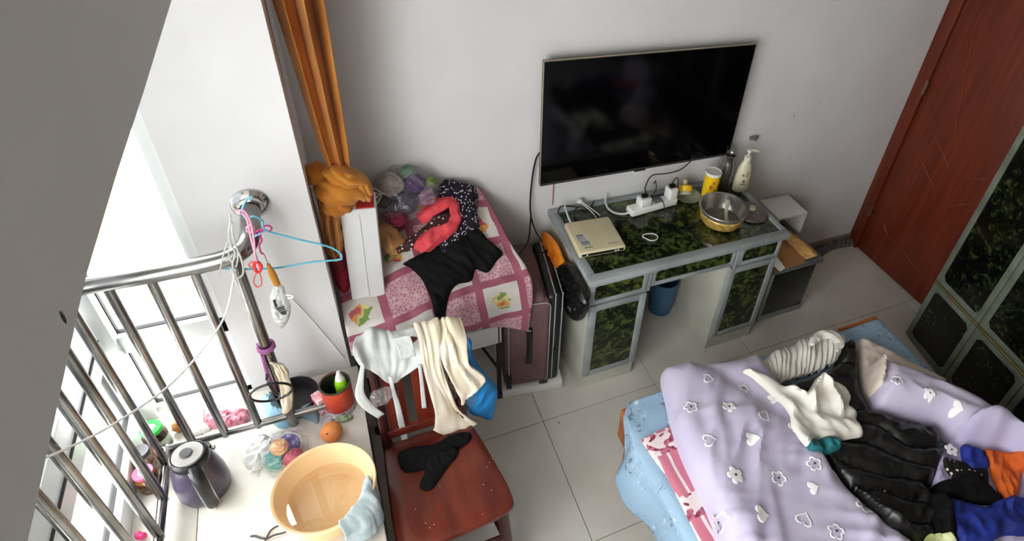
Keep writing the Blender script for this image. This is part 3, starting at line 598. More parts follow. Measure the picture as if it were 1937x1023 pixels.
MB().box(-0.0145, 0.0145, -0.0245, 0.0245, 0.05, 0.06, R=Rc).build('stripe', M('crimson_print', S(190, 60, 84), 0.5), ct)
tag(drape([(-0.149, -0.653, 0.510), (-0.133, -0.612, 0.510), (-0.108, -0.602, 0.510), (-0.090, -0.640, 0.510), (-0.110, -0.668, 0.510), (-0.143, -0.683, 0.510)], B_SILL, 0.005, 0.003, 0.010, 0.015, wr(0.006, 60, 60), PZ).build('clear_wrapper', M('foil_wrapper', S(206, 206, 212), 0.2, 0.5, bump=0.5, bscale=60)), 'crinkled silver wrapper between the tin and the grapefruit', 'wrapper')
tag(drape([(-0.111, -0.635, 0.510), (-0.089, -0.633, 0.510), (-0.048, -0.649, 0.510), (-0.046, -0.669, 0.510), (-0.075, -0.672, 0.510), (-0.106, -0.660, 0.510)], B_SILL, 0.005, 0.003, 0.008, 0.015, wr(0.004, 60, 60), PZ).build('sweet_packet', M('fruit_print_packet', S(206, 214, 196), 0.4, c2=S(96, 130, 60), scale=70)), 'small green and white fruit sweet packet before the tin', 'packet')
gf = thing('grapefruit', 'orange grapefruit resting between the tin and the basin', 'fruit', (-0.116, -0.722, PZ))
blob((-0.116, -0.722, PZ+0.036), (0.036, 0.036, 0.035), 22, 0.01, 20).build('fruit', M('grapefruit_peel', S(228, 152, 84), 0.5, c2=S(214, 126, 66), scale=18, bump=0.4, bscale=300), gf)
blob((-0.128, -0.745, PZ+0.062), (0.004, 0.004, 0.0025), 8).build('stem_scar', M('stem_brown', S(120, 80, 40), 0.8), gf)

# basin with water, towel over the rim
BC = (-0.146, -0.972); br = 0.150
bs = thing('plastic_basin', 'large peach plastic basin with water at the sill edge', 'basin', (BC[0], BC[1], PZ))
m_peach = NT('peach_plastic'); m_peach.base(S(242, 206, 156), 0.4, 0, 0.5); m_peach.b.inputs['Subsurface Weight'].default_value = 0.25; m_peach.b.inputs['Subsurface Radius'].default_value = (0.02, 0.012, 0.006); m_peach = m_peach.m
MB().lathe([(0, 0.004), (0.105, 0.004), (0.110, 0.008), (0.140, 0.108), (0.143, 0.113), (0.150, 0.116), (0.153, 0.112), (0.152, 0.106), (0.146, 0.106), (0.116, 0.0), (0, 0)], (BC[0], BC[1], PZ), 56).build('bowl', m_peach, bs)
MB().lathe([(0, 0.046), (0.1200, 0.046), (0.1200, 0.0455), (0, 0.0455)], (BC[0], BC[1], PZ), 56).build('water', film('clear_water', (0.97, 0.96, 0.94, 1), 0.10, 0.01), bs)
tw = csheet([[(-0.098, -1.124, 0.560), (-0.071, -1.092, 0.560), (-0.044, -1.049, 0.560), (-0.026, -0.999, 0.560)], [(-0.105, -1.099, 0.600), (-0.075, -1.076, 0.600), (-0.047, -1.042, 0.600), (-0.027, -0.984, 0.600)], [(-0.117, -1.114, 0.622), (-0.078, -1.087, 0.622), (-0.035, -1.050, 0.622), (-0.016, -0.992, 0.622)], [(-0.109, -1.140, 0.600), (-0.048, -1.123, 0.600), (-0.010, -1.094, 0.600), (-0.008, -1.011, 0.600)], [(-0.111, -1.143, 0.540), (-0.043, -1.145, 0.540), (-0.004, -1.109, 0.540), (-0.001, -1.007, 0.540)]], 36, 36)
tag(MB().grid(crease(tw, 0.008, 5)).build('blue_towel', M('pale_blue_towel', S(176, 188, 192), 0.95, c2=S(150, 164, 170), scale=30, bump=0.5, bscale=220), solid=0.005), 'pale blue towel hung over the rim of the peach basin', 'towel')
sc_ = MB(); sc_.tube([(-0.329, -1.012, 0.506), (-0.318, -0.994, 0.506), (-0.297, -0.987, 0.506), (-0.274, -0.993, 0.506), (-0.269, -1.006, 0.506), (-0.281, -1.016, 0.506), (-0.307, -1.013, 0.506), (-0.324, -1.016, 0.506), (-0.336, -1.020, 0.506)], 0.003, 7, sub=40); sc_.tube([(-0.329, -1.016, 0.506), (-0.344, -1.009, 0.506), (-0.361, -0.995, 0.506), (-0.373, -0.991, 0.506)], 0.0035, 7, sub=12)
tag(sc_.build('cord_loop', M('dark_grey_cord', S(60, 60, 62), 0.5)), 'looped dark grey cord lying in front of the basin', 'cord')
pc = MB(); b1 = blob((-0.664, -0.875, 0.520), (0.010, 0.012, 0.012), 10, 0.1, 30); b2 = blob((-0.654, -0.882, 0.520), (0.012, 0.010, 0.014), 10, 0.1, 30); pc.add(b1.v, b1.f); pc.add(b2.v, b2.f)
tag(pc.build('pink_peg', M('hot_pink_plastic', S(236, 60, 130), 0.4)), 'hot pink plastic peg by the front window', 'peg')
wc = MB(); wc.tube([(-0.16, BY0-0.004, 0.945), (-0.13, BY0-0.005, 0.86), (-0.10, BY0-0.004, 0.765), (-0.065, BY0-0.005, 0.65), (-0.04, BY0-0.004, 0.56)], 0.0025, 6, sub=30); tag(wc.build('thin_white_cord', m_cable_w), 'thin white cord running down the white pier wall', 'cord')

# ================================================================== CURTAIN
def weave(name):
    t = NT(name); v = t.coord(); 
    t.base(t.ramp(t.noise(v, 9, 3), [(0.35, S(174, 106, 28)), (0.65, S(194, 126, 38))]), 0.75, 0, 0.3)
    w1 = t.n('ShaderNodeTexWave', wave_type='BANDS', bands_direction='Z'); t.put(w1.inputs[0], v); w1.inputs['Scale'].default_value = 70; w1.inputs['Distortion'].default_value = 3
    w2 = t.n('ShaderNodeTexWave', wave_type='BANDS', bands_direction='DIAGONAL'); t.put(w2.inputs[0], v); w2.inputs['Scale'].default_value = 60
    t.bump(t.math('MULTIPLY', w1.outputs[1], w2.outputs[1]), 0.18, 0.002); t.b.inputs['Sheen Weight'].default_value = 0.2; return t.m
m_curt = weave('mustard_woven_cloth')
cu = thing('curtain', 'mustard woven curtain tied in a big knot beside the bay', 'curtain', (0.06, -0.27, 1.0))
rows = []; NZ = 46
for i in range(NZ):
    f = i/(NZ-1); z = 2.66-(2.66-1.33)*f; zz = np.interp(z, [1.33, 1.45, 1.88, 2.66], [0, 0.25, 0.75, 1])
    x0 = np.interp(z, [1.33, 1.45, 1.9, 2.66], [0.040, 0.022, -0.012, -0.012]); x1 = np.interp(z, [1.33, 1.45, 1.9, 2.66], [0.110, 0.116, 0.122, 0.135])
    yc = np.interp(z, [1.33, 1.9, 2.66], [-0.29, -0.29, -0.27]); am = np.interp(z, [1.33, 1.5, 1.9, 2.66], [0.020, 0.045, 0.075, 0.085])
    r_ = []
    for j in range(90):
        s_ = j/89; ph = s_*2*math.pi*2.7+0.5*math.sin(2.2*z)+0.9
        r_.append((x0+(x1-x0)*(s_+0.045*math.sin(2*ph)), yc+am*math.sin(ph)*(0.75+0.25*math.sin(9*s_+2)), z))
    rows.append(r_)
MB().grid(rows).build('drop', m_curt, cu, solid=0.003)
kn = MB()
def fat(m, pts, r, fl=1.0, seed=0.0, n=26, sub=40):
    q = MB(); q.tube(pts, r, n, sub=sub, flat=fl); V = np.array(q.v)
    k = np.arange(len(V)) % n; rid = 0.10*np.sin(k/n*2*math.pi*5+seed+np.arange(len(V))//n*0.06)
    P = np.array(catmull(pts, sub)); cen = np.repeat(P, n, 0); V = cen+(V-cen)*(1+rid)[:, None]; V = lumps(V, 0.010, 28, seed); q.v = [tuple(v) for v in V]; m.add(q.v, q.f)
Kc = lambda u, v, y: None
def wrapblob(m, c, r, ax, k, seed, amp=0.10, rot=0.0):
    q = blob((0, 0, 0), (1, 1, 1), 34); V = np.array(q.v); ax = np.array(ax)/np.linalg.norm(ax)
    p = V @ ax; rid = np.array([abs(math.sin(k*pp+1.1*nz(v[0]*1.6+seed, v[1]*1.6, v[2]*1.6)+seed)) for pp, v in zip(p, V)]); lum = np.array([nz(v[0]*1.3+seed, v[1]*1.3, v[2]*1.3) for v in V])
    V = V*(1-amp+amp*1.3*rid+0.14*lum)[:, None]; M3 = np.array(Matrix.Rotation(math.radians(rot), 3, 'Y')); V = (V*np.array(r)) @ M3.T+np.array(c); m.add(V, q.f)
wrapblob(kn, (0.068, -0.300, 1.262), (0.086, 0.068, 0.060), (0.45, 0.2, 1), 4.2, 1.0, 0.11, 10)
wrapblob(kn, (0.085, -0.312, 1.315), (0.066, 0.050, 0.034), (0.3, -0.3, 1), 4.6, 2.3, 0.12, 26)
wrapblob(kn, (0.006, -0.270, 1.312), (0.040, 0.045, 0.040), (0.2, 0, 1), 4.0, 3.1, 0.10, 0)
wrapblob(kn, (0.134, -0.300, 1.252), (0.030, 0.040, 0.058), (1, 0, 0.2), 4.0, 4.4, 0.12, -12)
wrapblob(kn, (0.050, -0.318, 1.208), (0.055, 0.045, 0.036), (1, 0, 0.4), 5.0, 6.0, 0.12, 0)
kn.build('knot', m_curt, cu)
tl_ = []
for i in range(34):
    f = i/33; z = 1.255-0.275*f; x0 = np.interp(f, [0, .3, .75, 1], [0.005, -0.014, -0.016, -0.006]); x1 = np.interp(f, [0, .3, .75, 1], [0.085, 0.052, 0.040, 0.030]); r_ = []
    for j in range(70):
        s_ = j/69; ph = s_*2*math.pi*2.3; r_.append((x0+(x1-x0)*s_, -0.315+np.interp(f, [0, .5, 1], [0.018, 0.024, 0.018])*math.sin(ph), z-0.014*math.sin(ph*0.5)*f))
    tl_.append(r_)
MB().grid(lumps(tl_, 0.008, 30)).build('tail', m_curt, cu, solid=0.003)
rp = MB(); rp.tube([(0.012, -0.05, 2.67), (0.05, -1.5, 2.67), (0.05, -3.2, 2.67)], 0.012, 12); 
tag(rp.build('curtain_pole', m_steel), 'steel curtain pole under the ceiling above the bay', 'curtain pole')

# ================================================================== CLOTH-COVERED TABLE
tb = thing('side_table', 'white table with thin dark legs hidden under the pink cloth', 'table', (0.3, -0.21, 0))
MB().box(0.0, 0.60, -0.415, -0.015, 0.685, 0.705, 0.004).build('table_top', m_white, tb)
MB().box(0.02, 0.588, -0.405, -0.03, 0.385, 0.50, 0.004).build('drawer_box', m_white, tb)
m_leg = M('dark_metal_leg', S(60, 58, 56), 0.4, 0.6)
for x, y in ((0.575, -0.395), (0.575, -0.04), (0.03, -0.395), (0.03, -0.04)):
    l = MB().tube([(x, y, 0.025), (x, y, 0.69)], 0.011, 10).build('leg', m_leg, tb)
    MB().lathe([(0, 0), (0.024, 0), (0.024, 0.02), (0.013, 0.032), (0, 0.032)], (x, y, 0), 14).build('rubber_foot', m_black, l)
MB().tube([(0.57, -0.385, 0.2), (0.45, -0.06, 0.3)], 0.007, 8).build('brace', m_leg, tb)
def cloth_pink():
    t = NT('pink_fruit_tablecloth'); uv = t.n('ShaderNodeUVMap').outputs[0]; sp = t.n('ShaderNodeSeparateXYZ'); t.put(sp.inputs[0], uv)
    k = 1/0.178; U = t.math('MULTIPLY', sp.outputs[0], k); Vv = t.math('MULTIPLY', sp.outputs[1], k)
    fu = t.math('FRACT', U); fv = t.math('FRACT', Vv); par = t.math('MODULO', t.math('ADD', t.math('FLOOR', U), t.math('FLOOR', Vv)), 2.0)
    du = t.math('ABSOLUTE', t.math('SUBTRACT', fu, 0.5)); dv = t.math('ABSOLUTE', t.math('SUBTRACT', fv, 0.5)); dm_ = t.math('MAXIMUM', du, dv)
    band = t.math('GREATER_THAN', dm_, 0.41)
    vo = t.n('ShaderNodeTexVoronoi', feature='DISTANCE_TO_EDGE'); t.put(vo.inputs[0], uv); vo.inputs['Scale'].default_value = 75
    lace = t.mix(t.math('LESS_THAN', vo.outputs[0], 0.11), S(180, 120, 134), S(206, 172, 178))
    rr = t.math('SQRT', t.math('ADD', t.math('MULTIPLY', du, du), t.math('MULTIPLY', dv, dv)))
    n1 = t.noise(uv, 22, 2); n2 = t.noise(uv, 13, 2)
    inr = t.math('LESS_THAN', t.math('ADD', rr, t.math('MULTIPLY', n1, 0.35)), 0.40)
    fruit = t.ramp(n2, [(0.40, S(118, 150, 74)), (0.47, S(214, 204, 150)), (0.52, S(216, 152, 84)), (0.60, S(190, 92, 100))], 'CONSTANT')
    white = t.mix(inr, S(208, 202, 196), fruit)
    cell = t.mix(t.math('GREATER_THAN', par, 0.5), white, lace)
    colr = t.mix(band, cell, S(158, 88, 106)); t.base(colr, 0.55, 0, 0.4); t.bump(t.noise(uv, 60, 2), 0.1, 0.002); return t.m
ctl = []
colx = [-0.012, 0.13, 0.28, 0.44, 0.57, 0.63]
def crow(y, zs, dx=0.0, ys=None, last=None):
    r = []
    for k, x in enumerate(colx):
        xx = x if not (k == 5 and last) else last
        r.append((xx, (y if ys is None else ys[k]), zs[k]))
    return r
ctl.append(crow(-0.025, [0.86, 0.90, 0.95, 0.98, 0.975, 0.96], last=0.615))
ctl.append(crow(-0.14, [0.82, 0.85, 0.89, 0.92, 0.91, 0.895], last=0.645))
ctl.append(crow(-0.27, [0.76, 0.78, 0.81, 0.835, 0.835, 0.825], last=0.675))
ctl.append(crow(-0.38, [0.725, 0.735, 0.745, 0.755, 0.765, 0.765], last=0.712))
ctl.append(crow(0, [0.70, 0.71, 0.715, 0.715, 0.715, 0.70], ys=[-0.425, -0.425, -0.43, -0.435, -0.44, -0.44], last=0.715))
ctl.append(crow(0, [0.64, 0.64, 0.64, 0.63, 0.615, 0.59], ys=[-0.435, -0.445, -0.44, -0.455, -0.45, -0.46], last=0.70))
ctl.append(crow(0, [0.58, 0.575, 0.575, 0.575, 0.54, 0.478], ys=[-0.44, -0.45, -0.44, -0.46, -0.45, -0.462], last=0.69))
P = csheet(ctl, 84, 76); P = P+np.array([[[0, -0.004, 0.006]]])*np.array([[nz(p[0]*16, p[1]*9+p[2]*7, 2.0) for p in row] for row in P])[:, :, None]*1.6
UV = np.zeros(P.shape[:2]+(2,)); UV[1:, :, 1] = np.cumsum(np.linalg.norm(np.diff(P, axis=0), axis=2), 0); UV[:, 1:, 0] = np.cumsum(np.linalg.norm(np.diff(P, axis=1), axis=2), 1)
c45 = math.radians(4); UV = np.stack([UV[..., 0]*math.cos(c45)-UV[..., 1]*math.sin(c45)+0.055, -UV[..., 0]*math.sin(c45)*-1+UV[..., 1]*math.cos(c45)+0.06], -1)
tcl = MB().grid(P, uvs=UV).build('tablecloth', cloth_pink(), solid=0.0015); tag(tcl, 'pink patchwork-print plastic tablecloth with fruit squares over the side table', 'tablecloth')
B_T = bvh(tcl)
# red bag between pier and box
tag(inflate([(-0.02, -0.23), (0.025, -0.22), (0.03, 0.05), (0.025, 0.27), (-0.015, 0.28), (-0.025, 0.0)], VERT((0.008, -0.25, 0.99)), 0.03, 0.03, 0.012, wr(0.008, 30, 20)).build('red_bag', M('crimson_cloth', S(168, 20, 48), 0.6, c2=S(120, 12, 34))), 'crimson cloth bag squeezed behind the knotted curtain', 'bag')
# white carton with red flap
wb = thing('white_carton', 'upright white ribbed carton with a red flap on the pink cloth', 'carton', (0.09, -0.29, 0.73))
RB_ = about((0.088, -0.262, 0.745), RZ(-6), Matrix.Rotation(math.radians(-4), 4, 'X'), Matrix.Rotation(math.radians(2.5), 4, 'Y'))
MB().box(-0.054, 0.066, -0.06, 0.06, 0.0, 0.41, 0.006, 2, R=RB_).build('box', M('white_foam', S(228, 230, 232), 0.5, c2=S(222, 224, 226)), wb)
MB().box(0.004, 0.010, -0.064, -0.058, 0.0, 0.39, 0.002, 1, R=RB_).build('rib', m_white, wb)
MB().box(0.0, 0.060, -0.056, 0.062, 0.409, 0.4135, 0.002, 1, R=RB_).build('red_flap', M('red_card', S(206, 36, 30), 0.5), wb)
# garments on the cloth
def navy_dots():
    t = NT('navy_spotted_cloth'); v = t.coord('Object', (1, 1, 1)); vo = t.n('ShaderNodeTexVoronoi'); t.put(vo.inputs[0], v); vo.inputs['Scale'].default_value = 85; vo.inputs['Randomness'].default_value = 0.9
    t.base(t.mix(t.math('LESS_THAN', vo.outputs[0], 0.30), S(26, 20, 34), S(206, 200, 214)), 0.8, 0, 0.3); t.bump(t.noise(v, 40, 2), 0.2, 0.003); return t.m
gd = drape([(0.413, -0.058, 1.018), (0.453, -0.010, 1.046), (0.517, -0.016, 1.043), (0.573, -0.039, 1.029), (0.589, -0.064, 1.015), (0.567, -0.135, 0.972), (0.558, -0.197, 0.936), (0.505, -0.223, 0.921), (0.467, -0.243, 0.909), (0.409, -0.263, 0.898), (0.384, -0.278, 0.889), (0.385, -0.218, 0.924), (0.450, -0.148, 0.965), (0.419, -0.101, 0.993)], B_T, 0.009, 0.01, 0.055, 0.05, wr(0.014, 10, 34, 1.2), 0.7, 3)
g1 = gd.build('spotted_garment', navy_dots()); tag(g1, 'navy garment with white speckles heaped against the wall', 'garment')
B_T1 = bvh(tcl, g1)
bl = drape([(0.237, -0.244, 0.879), (0.299, -0.240, 0.881), (0.385, -0.226, 0.889), (0.474, -0.212, 0.898), (0.553, -0.205, 0.901), (0.586, -0.243, 0.880), (0.625, -0.302, 0.845), (0.589, -0.332, 0.827), (0.546, -0.358, 0.812), (0.504, -0.339, 0.823), (0.473, -0.373, 0.803), (0.426, -0.373, 0.803), (0.383, -0.394, 0.791), (0.350, -0.444, 0.761), (0.317, -0.461, 0.751), (0.308, -0.435, 0.767), (0.307, -0.388, 0.795), (0.290, -0.317, 0.836), (0.261, -0.272, 0.862)], B_T, 0.008, 0.004, 0.018, 0.03, wr(0.013, 8, 30, -0.9), 0.55, 4)
g2 = bl.build('black_garment', M('black_cloth', S(12, 11, 12), 0.8, c2=S(8, 8, 8), spec=0.2)); tag(g2, 'black garment spread over the pink tablecloth', 'garment')
B_T2 = bvh(tcl, g1, g2)
co = thing('coral_garment', 'coral knitted garment folded in a loop on the table', 'garment', (0.424, -0.214, 0.966))
m_coral = M('coral_knit', S(232, 84, 92), 0.85, c2=S(212, 60, 72), scale=30, bump=0.5, bscale=180)
f_ = MB(); fat(f_, [(0.329, -0.176, 0.973), (0.377, -0.150, 0.989), (0.430, -0.132, 0.999), (0.464, -0.138, 0.996), (0.471, -0.170, 0.977), (0.452, -0.208, 0.955), (0.430, -0.228, 0.943), (0.386, -0.237, 0.938), (0.344, -0.259, 0.925), (0.311, -0.274, 0.916), (0.293, -0.286, 0.909)], [0.026, 0.032, 0.030, 0.024, 0.022, 0.022, 0.026, 0.032, 0.036, 0.03, 0.018], 0.7, 1.3, 22, 70); f_.build('roll', m_coral, co)
fb = MB(); fat(fb, [(0.220, -0.269, 0.909), (0.270, -0.251, 0.919), (0.326, -0.228, 0.933), (0.373, -0.203, 0.948), (0.431, -0.180, 0.961), (0.448, -0.175, 0.964)], [0.018, 0.030, 0.030, 0.028, 0.026, 0.014], 0.6, 2.2, 20, 50)
def floral(name, base, sc=55, th=0.26):
    t = NT(name); v = t.coord(); vo = t.n('ShaderNodeTexVoronoi'); t.put(vo.inputs[0], v); vo.inputs['Scale'].default_value = sc
    t.base(t.mix(t.math('LESS_THAN', vo.outputs[0], th), base, t.ramp(t.n('ShaderNodeSeparateColor', n0=vo.outputs[1]).outputs[0], [(0.0, S(226, 206, 190)), (0.45, S(206, 156, 90)), (0.75, S(236, 230, 220))], 'CONSTANT')), 0.8, 0, 0.3); return t.m
tag(fb.build('floral_garment', floral('brown_floral_cloth', S(66, 38, 40))), 'dark brown floral garment rolled inside the coral one', 'garment')
tn = MB(); fat(tn, [(0.165, -0.159, 0.959), (0.192, -0.193, 0.939), (0.208, -0.229, 0.917), (0.193, -0.261, 0.899)], [0.03, 0.045, 0.045, 0.02], 0.8, 0.3, 24, 36); tag(tn.build('tan_garment', M('tan_cloth', S(176, 132, 84), 0.85, c2=S(150, 106, 62), bump=0.3, bscale=60)), 'tan cloth bundle beside the white carton', 'garment')
# bag of yarn on the table
for (u, v, o, r, col, c2, lb) in (
    ((0.248, -0.071, 1.085), 0, 0, 0.050, S(206, 196, 186), S(170, 158, 148), 'cream white'), ((0.331, -0.084, 1.078), 0, 0, 0.044, S(96, 40, 128), S(60, 20, 90), 'purple'),
    ((0.319, -0.037, 1.100), 0, 0, 0.034, S(130, 176, 150), S(96, 140, 116), 'mint green'), ((0.288, -0.132, 1.035), 0, 0, 0.046, S(62, 58, 86), S(36, 34, 58), 'slate blue'),
    ((0.369, -0.115, 1.034), 0, 0, 0.038, S(190, 160, 170), S(120, 80, 130), 'pink and lilac'), ((0.399, -0.072, 1.070), 0, 0, 0.020, S(140, 176, 60), S(100, 140, 40), 'leaf green'),
    ((0.248, -0.149, 0.980), 0, 0, 0.034, S(156, 36, 70), S(100, 20, 44), 'dark red'), ((0.205, -0.079, 1.036), 0, 0, 0.040, S(104, 92, 88), S(76, 66, 62), 'grey')):
    yarn(lb+' yarn ball in the clear bag on the table', u, r, yarn_mat(lb.replace(' ', '_')+'_table_yarn', col, c2), int(r*1000), 'yarn balls in the table bag')
yb = blob((0.292, -0.079, 1.041), (0.125, 0.115, 0.105), 34, 0.09, 26, 7.0)
kc = np.array((0.205, -0.112, 1.076)); yb.tube([kc+[0.03, 0.02, -0.01], kc+[0.0, -0.005, 0.0], kc+[-0.03, -0.03, -0.01]], [0.03, 0.008, 0.022], 14, sub=14)
ybag = thing('yarn_bag', 'clear plastic bag of yarn balls tied with cream string on the table', 'bag', (0.282, -0.089, 0.960))
yb.build('film', m_film_grey, ybag)
st_ = MB(); st_.tube([kc+[0, -0.006, 0.012], kc+[-0.035, 0.02, 0.03], kc+[-0.04, 0.03, 0.0], kc+[-0.005, -0.004, 0.008]], 0.003, 6, sub=24); st_.tube([kc+[0, -0.006, 0.012], kc+[-0.035, -0.03, 0.0], kc+[-0.045, -0.045, -0.03], kc+[-0.01, -0.02, -0.005], kc+[0, -0.006, 0.01]], 0.003, 6, sub=24); st_.tube([kc+[0, -0.006, 0.012], kc+[0.03, -0.02, 0.002]], 0.0045, 6)
st_.build('string_tie', M('cream_string', S(214, 206, 194), 0.8), ybag)

# ================================================================== SUITCASE AND BAGS BESIDE THE DESK
sx, sy = 0.597, -0.408; SM = about((sx, sy, 0.0), RZ(-8.5)); sc = thing('suitcase', 'brown ribbed fabric suitcase standing between the table and the desk', 'suitcase', (sx, sy, 0))
def ribbed():
    t = NT('brown_ribbed_fabric'); v = t.coord(); t.base(t.ramp(t.noise(v, 6, 3), [(0.3, S(108, 80, 82)), (0.7, S(124, 95, 96))]), 0.7, 0, 0.3)
    w = t.n('ShaderNodeTexWave', wave_type='BANDS', bands_direction='X'); t.put(w.inputs[0], v); w.inputs['Scale'].default_value = 60; t.bump(w.outputs[1], 0.5, 0.002); return t.m
m_rib = ribbed(); m_pipe = M('grey_piping', S(168, 172, 168), 0.5)
tray = MB(); tray.box(-0.012, 0.282, -0.014, 0.40, 0.0, 0.05, 0.006, R=SM); tag(tray.build('foam_tray', m_white), 'low white foam tray under the brown suitcase', 'tray')
MB().box(0.0, 0.185, 0.0, 0.38, 0.052, 0.64, 0.03, 4, R=SM).build('body', m_rib, sc)
MB().box(0.018, 0.205, -0.010, 0.33, 0.07, 0.615, 0.022, 4, R=SM).build('front_pocket', m_rib, sc)
MB().box(0.19, 0.262, 0.004, 0.385, 0.052, 0.635, 0.022, 3, R=SM).build('expander_band', m_black, sc)
def rrect(x0, x1, z0, z1, y, r, n=6):
    pts = []
    for cx_, cz_, a0 in ((x1-r, z1-r, 0), (x0+r, z1-r, 90), (x0+r, z0+r, 180), (x1-r, z0+r, 270)):
        for k in range(n+1): a = math.radians(a0+90*k/n); pts.append(SM @ Vector((cx_+r*math.cos(a), y, cz_+r*math.sin(a))))
    return pts
MB().tube(rrect(0.020, 0.203, 0.075, 0.612, -0.0085, 0.03), 0.0028, 6, closed=True).build('piping', m_pipe, sc)
MB().tube([SM @ Vector(p) for p in ((0.226, 0.002, 0.08), (0.226, 0.0, 0.60), (0.226, 0.03, 0.637), (0.226, 0.37, 0.637))], 0.003, 6, sub=40).build('zip', m_pipe, sc)
MB().tube([SM @ Vector(p) for p in ((0.258, 0.004, 0.08), (0.258, 0.004, 0.60), (0.258, 0.035, 0.634), (0.258, 0.37, 0.634))], 0.0028, 6, sub=40).build('zip', m_pipe, sc)
hm = MB(); hm.box(0.098, 0.122, -0.030, -0.016, 0.25, 0.45, 0.007, 3, R=SM); hm.box(0.096, 0.124, -0.020, -0.008, 0.23, 0.262, 0.004, R=SM); hm.box(0.096, 0.124, -0.020, -0.008, 0.438, 0.47, 0.004, R=SM); hm.build('side_handle', m_black, sc)
MB().lathe([(0, 0), (0.006, 0), (0.006, 0.004), (0, 0.005)], n=10, R=SM @ about((0.11, -0.02, 0.462), Matrix.Rotation(math.radians(90), 4, 'X'))).build('handle_stud', m_chrome, sc)
MB().box(0.06, 0.10, 0.06, 0.16, 0.638, 0.655, 0.006, R=SM).build('top_handle', m_black, sc)
MB().box(0.226, 0.236, -0.008, 0.006, 0.22, 0.30, 0.003, R=SM).build('zip_pull', m_black, sc)
MB().box(0.008, 0.034, -0.012, 0.01, 0.055, 0.16, 0.006, R=SM).build('corner_guard', m_black, sc); MB().box(0.165, 0.205, -0.013, 0.01, 0.055, 0.085, 0.006, R=SM).build('corner_guard', m_black, sc)
# orange bag and black bag between suitcase and desk
SIDE = lambda c, lean=0.0: Matrix(((0, 0, -1, c[0]), (-1, 0, 0, c[1]), (0, 1, 0, c[2]), (0, 0, 0, 1)))     # local x -> -y, local y -> z, bulge -> -x
def side_inflate(pts, x, t, fold):
    pts = np.array(pts); c = pts.mean(0); return inflate([(-(p[1]-c[1]), p[2]-c[2]) for p in pts], SIDE((x, c[1], c[2])), t, 0.04, 0.008, fold)
tag(side_inflate([(0.900, -0.035, 0.656), (0.900, -0.120, 0.709), (0.900, -0.217, 0.729), (0.900, -0.274, 0.712), (0.900, -0.324, 0.691), (0.900, -0.274, 0.609), (0.900, -0.181, 0.548), (0.900, -0.107, 0.546), (0.900, -0.029, 0.550)], 0.902, 0.016, wr(0.012, 24, 24)).build('orange_bag', M('orange_thin_bag', S(226, 134, 30), 0.4, c2=S(196, 100, 16), bump=0.4, bscale=30)), 'crumpled orange carrier bag stuffed beside the desk', 'bag')
tag(side_inflate([(0.900, -0.234, 0.594), (0.900, -0.291, 0.682), (0.900, -0.375, 0.741), (0.900, -0.461, 0.742), (0.900, -0.548, 0.723), (0.900, -0.585, 0.683), (0.900, -0.561, 0.588), (0.900, -0.490, 0.499), (0.900, -0.415, 0.476), (0.900, -0.356, 0.509), (0.900, -0.284, 0.530)], 0.904, 0.019, wr(0.016, 18, 30)).build('black_bag', M('black_shiny_bag', S(12, 12, 13), 0.22, bump=0.6, bscale=22)), 'shiny black plastic bag hung at the desk side', 'bag')

# ================================================================== CHAIR AND WHAT HANGS ON IT
ch = thing('dining_chair', 'reddish varnished wooden chair with slatted back by the sill', 'chair', (0.20, -0.98, 0))
so = [(0.040, -0.790), (0.10, -0.778), (0.20, -0.776), (0.29, -0.784), (0.345, -0.800), (0.362, -0.84), (0.385, -0.95), (0.408, -1.08), (0.412, -1.15), (0.395, -1.175), (0.33, -1.188), (0.20, -1.196), (0.08, -1.186), (0.035, -1.17), (0.022, -1.13), (0.026, -0.95)]
sp_ = catmull([(a, b, 0) for a, b in so], 64, True); m = MB(); rings = []
for sc_f, z in ((0.93, 0.418), (0.985, 0.424), (1.0, 0.436), (0.99, 0.446), (0.965, 0.450), (0.7, 0.446), (0.35, 0.443)):
    c = sp_.mean(0); rings.append([tuple((c+(p-c)*sc_f)[:2])+(z,) for p in sp_])
m.grid(rings, cv=True); n0 = len(m.v); m.v.append((sp_.mean(0)[0], sp_.mean(0)[1], 0.442)); m.f += [(n0-64+j, n0-64+(j+1) % 64, n0) for j in range(64)]; m.f.append(tuple(range(64))[::-1])
m.build('seat', m_wood_red, ch, ang=50)
for x, y, dx, dy in ((0.07, -1.14, -0.01, 0.0), (0.37, -1.14, 0.03, -0.01)): MB().tube([(x, y, 0.425), (x+dx, y+dy, 0.0)], [0.021, 0.017], 12).build('leg', m_wood_dark, ch)
for x in (0.052, 0.325): MB().tube([(x, -0.73, 0.0), (x, -0.775, 0.25), (x, -0.785, 0.43), (x, -0.755, 0.62), (x, -0.70, 0.90)], [0.017, 0.019, 0.019, 0.017, 0.014], 10, sub=30).build('leg', m_wood_dark, ch)
zt = lambda z: np.interp(z, [0.43, 0.62, 0.90], [-0.785, -0.755, -0.70])
MB().box(0.045, 0.335, -0.725, -0.695, 0.835, 0.905, 0.01, 3).build('top_rail', m_wood_red, ch)
MB().box(0.055, 0.325, -0.790, -0.768, 0.485, 0.525, 0.006).build('lower_rail', m_wood_red, ch)
for x, w in ((0.085, 0.024), (0.128, 0.02), (0.20, 0.062), (0.268, 0.02), (0.302, 0.02)):
    q = MB(); V = []
    for z in np.linspace(0.515, 0.85, 9): y = zt(z); V.append([(x-w/2, y-0.008, z), (x+w/2, y-0.008, z), (x+w/2, y+0.006, z), (x-w/2, y+0.006, z)])
    q.grid(V, cv=True); sl = q.build('slat', m_wood_red, ch)
for y, z in ((-1.15, 0.2),): MB().tube([(0.065, -1.14, z), (0.385, -1.145, z)], 0.011, 8).build('stretcher', m_wood_dark, ch)
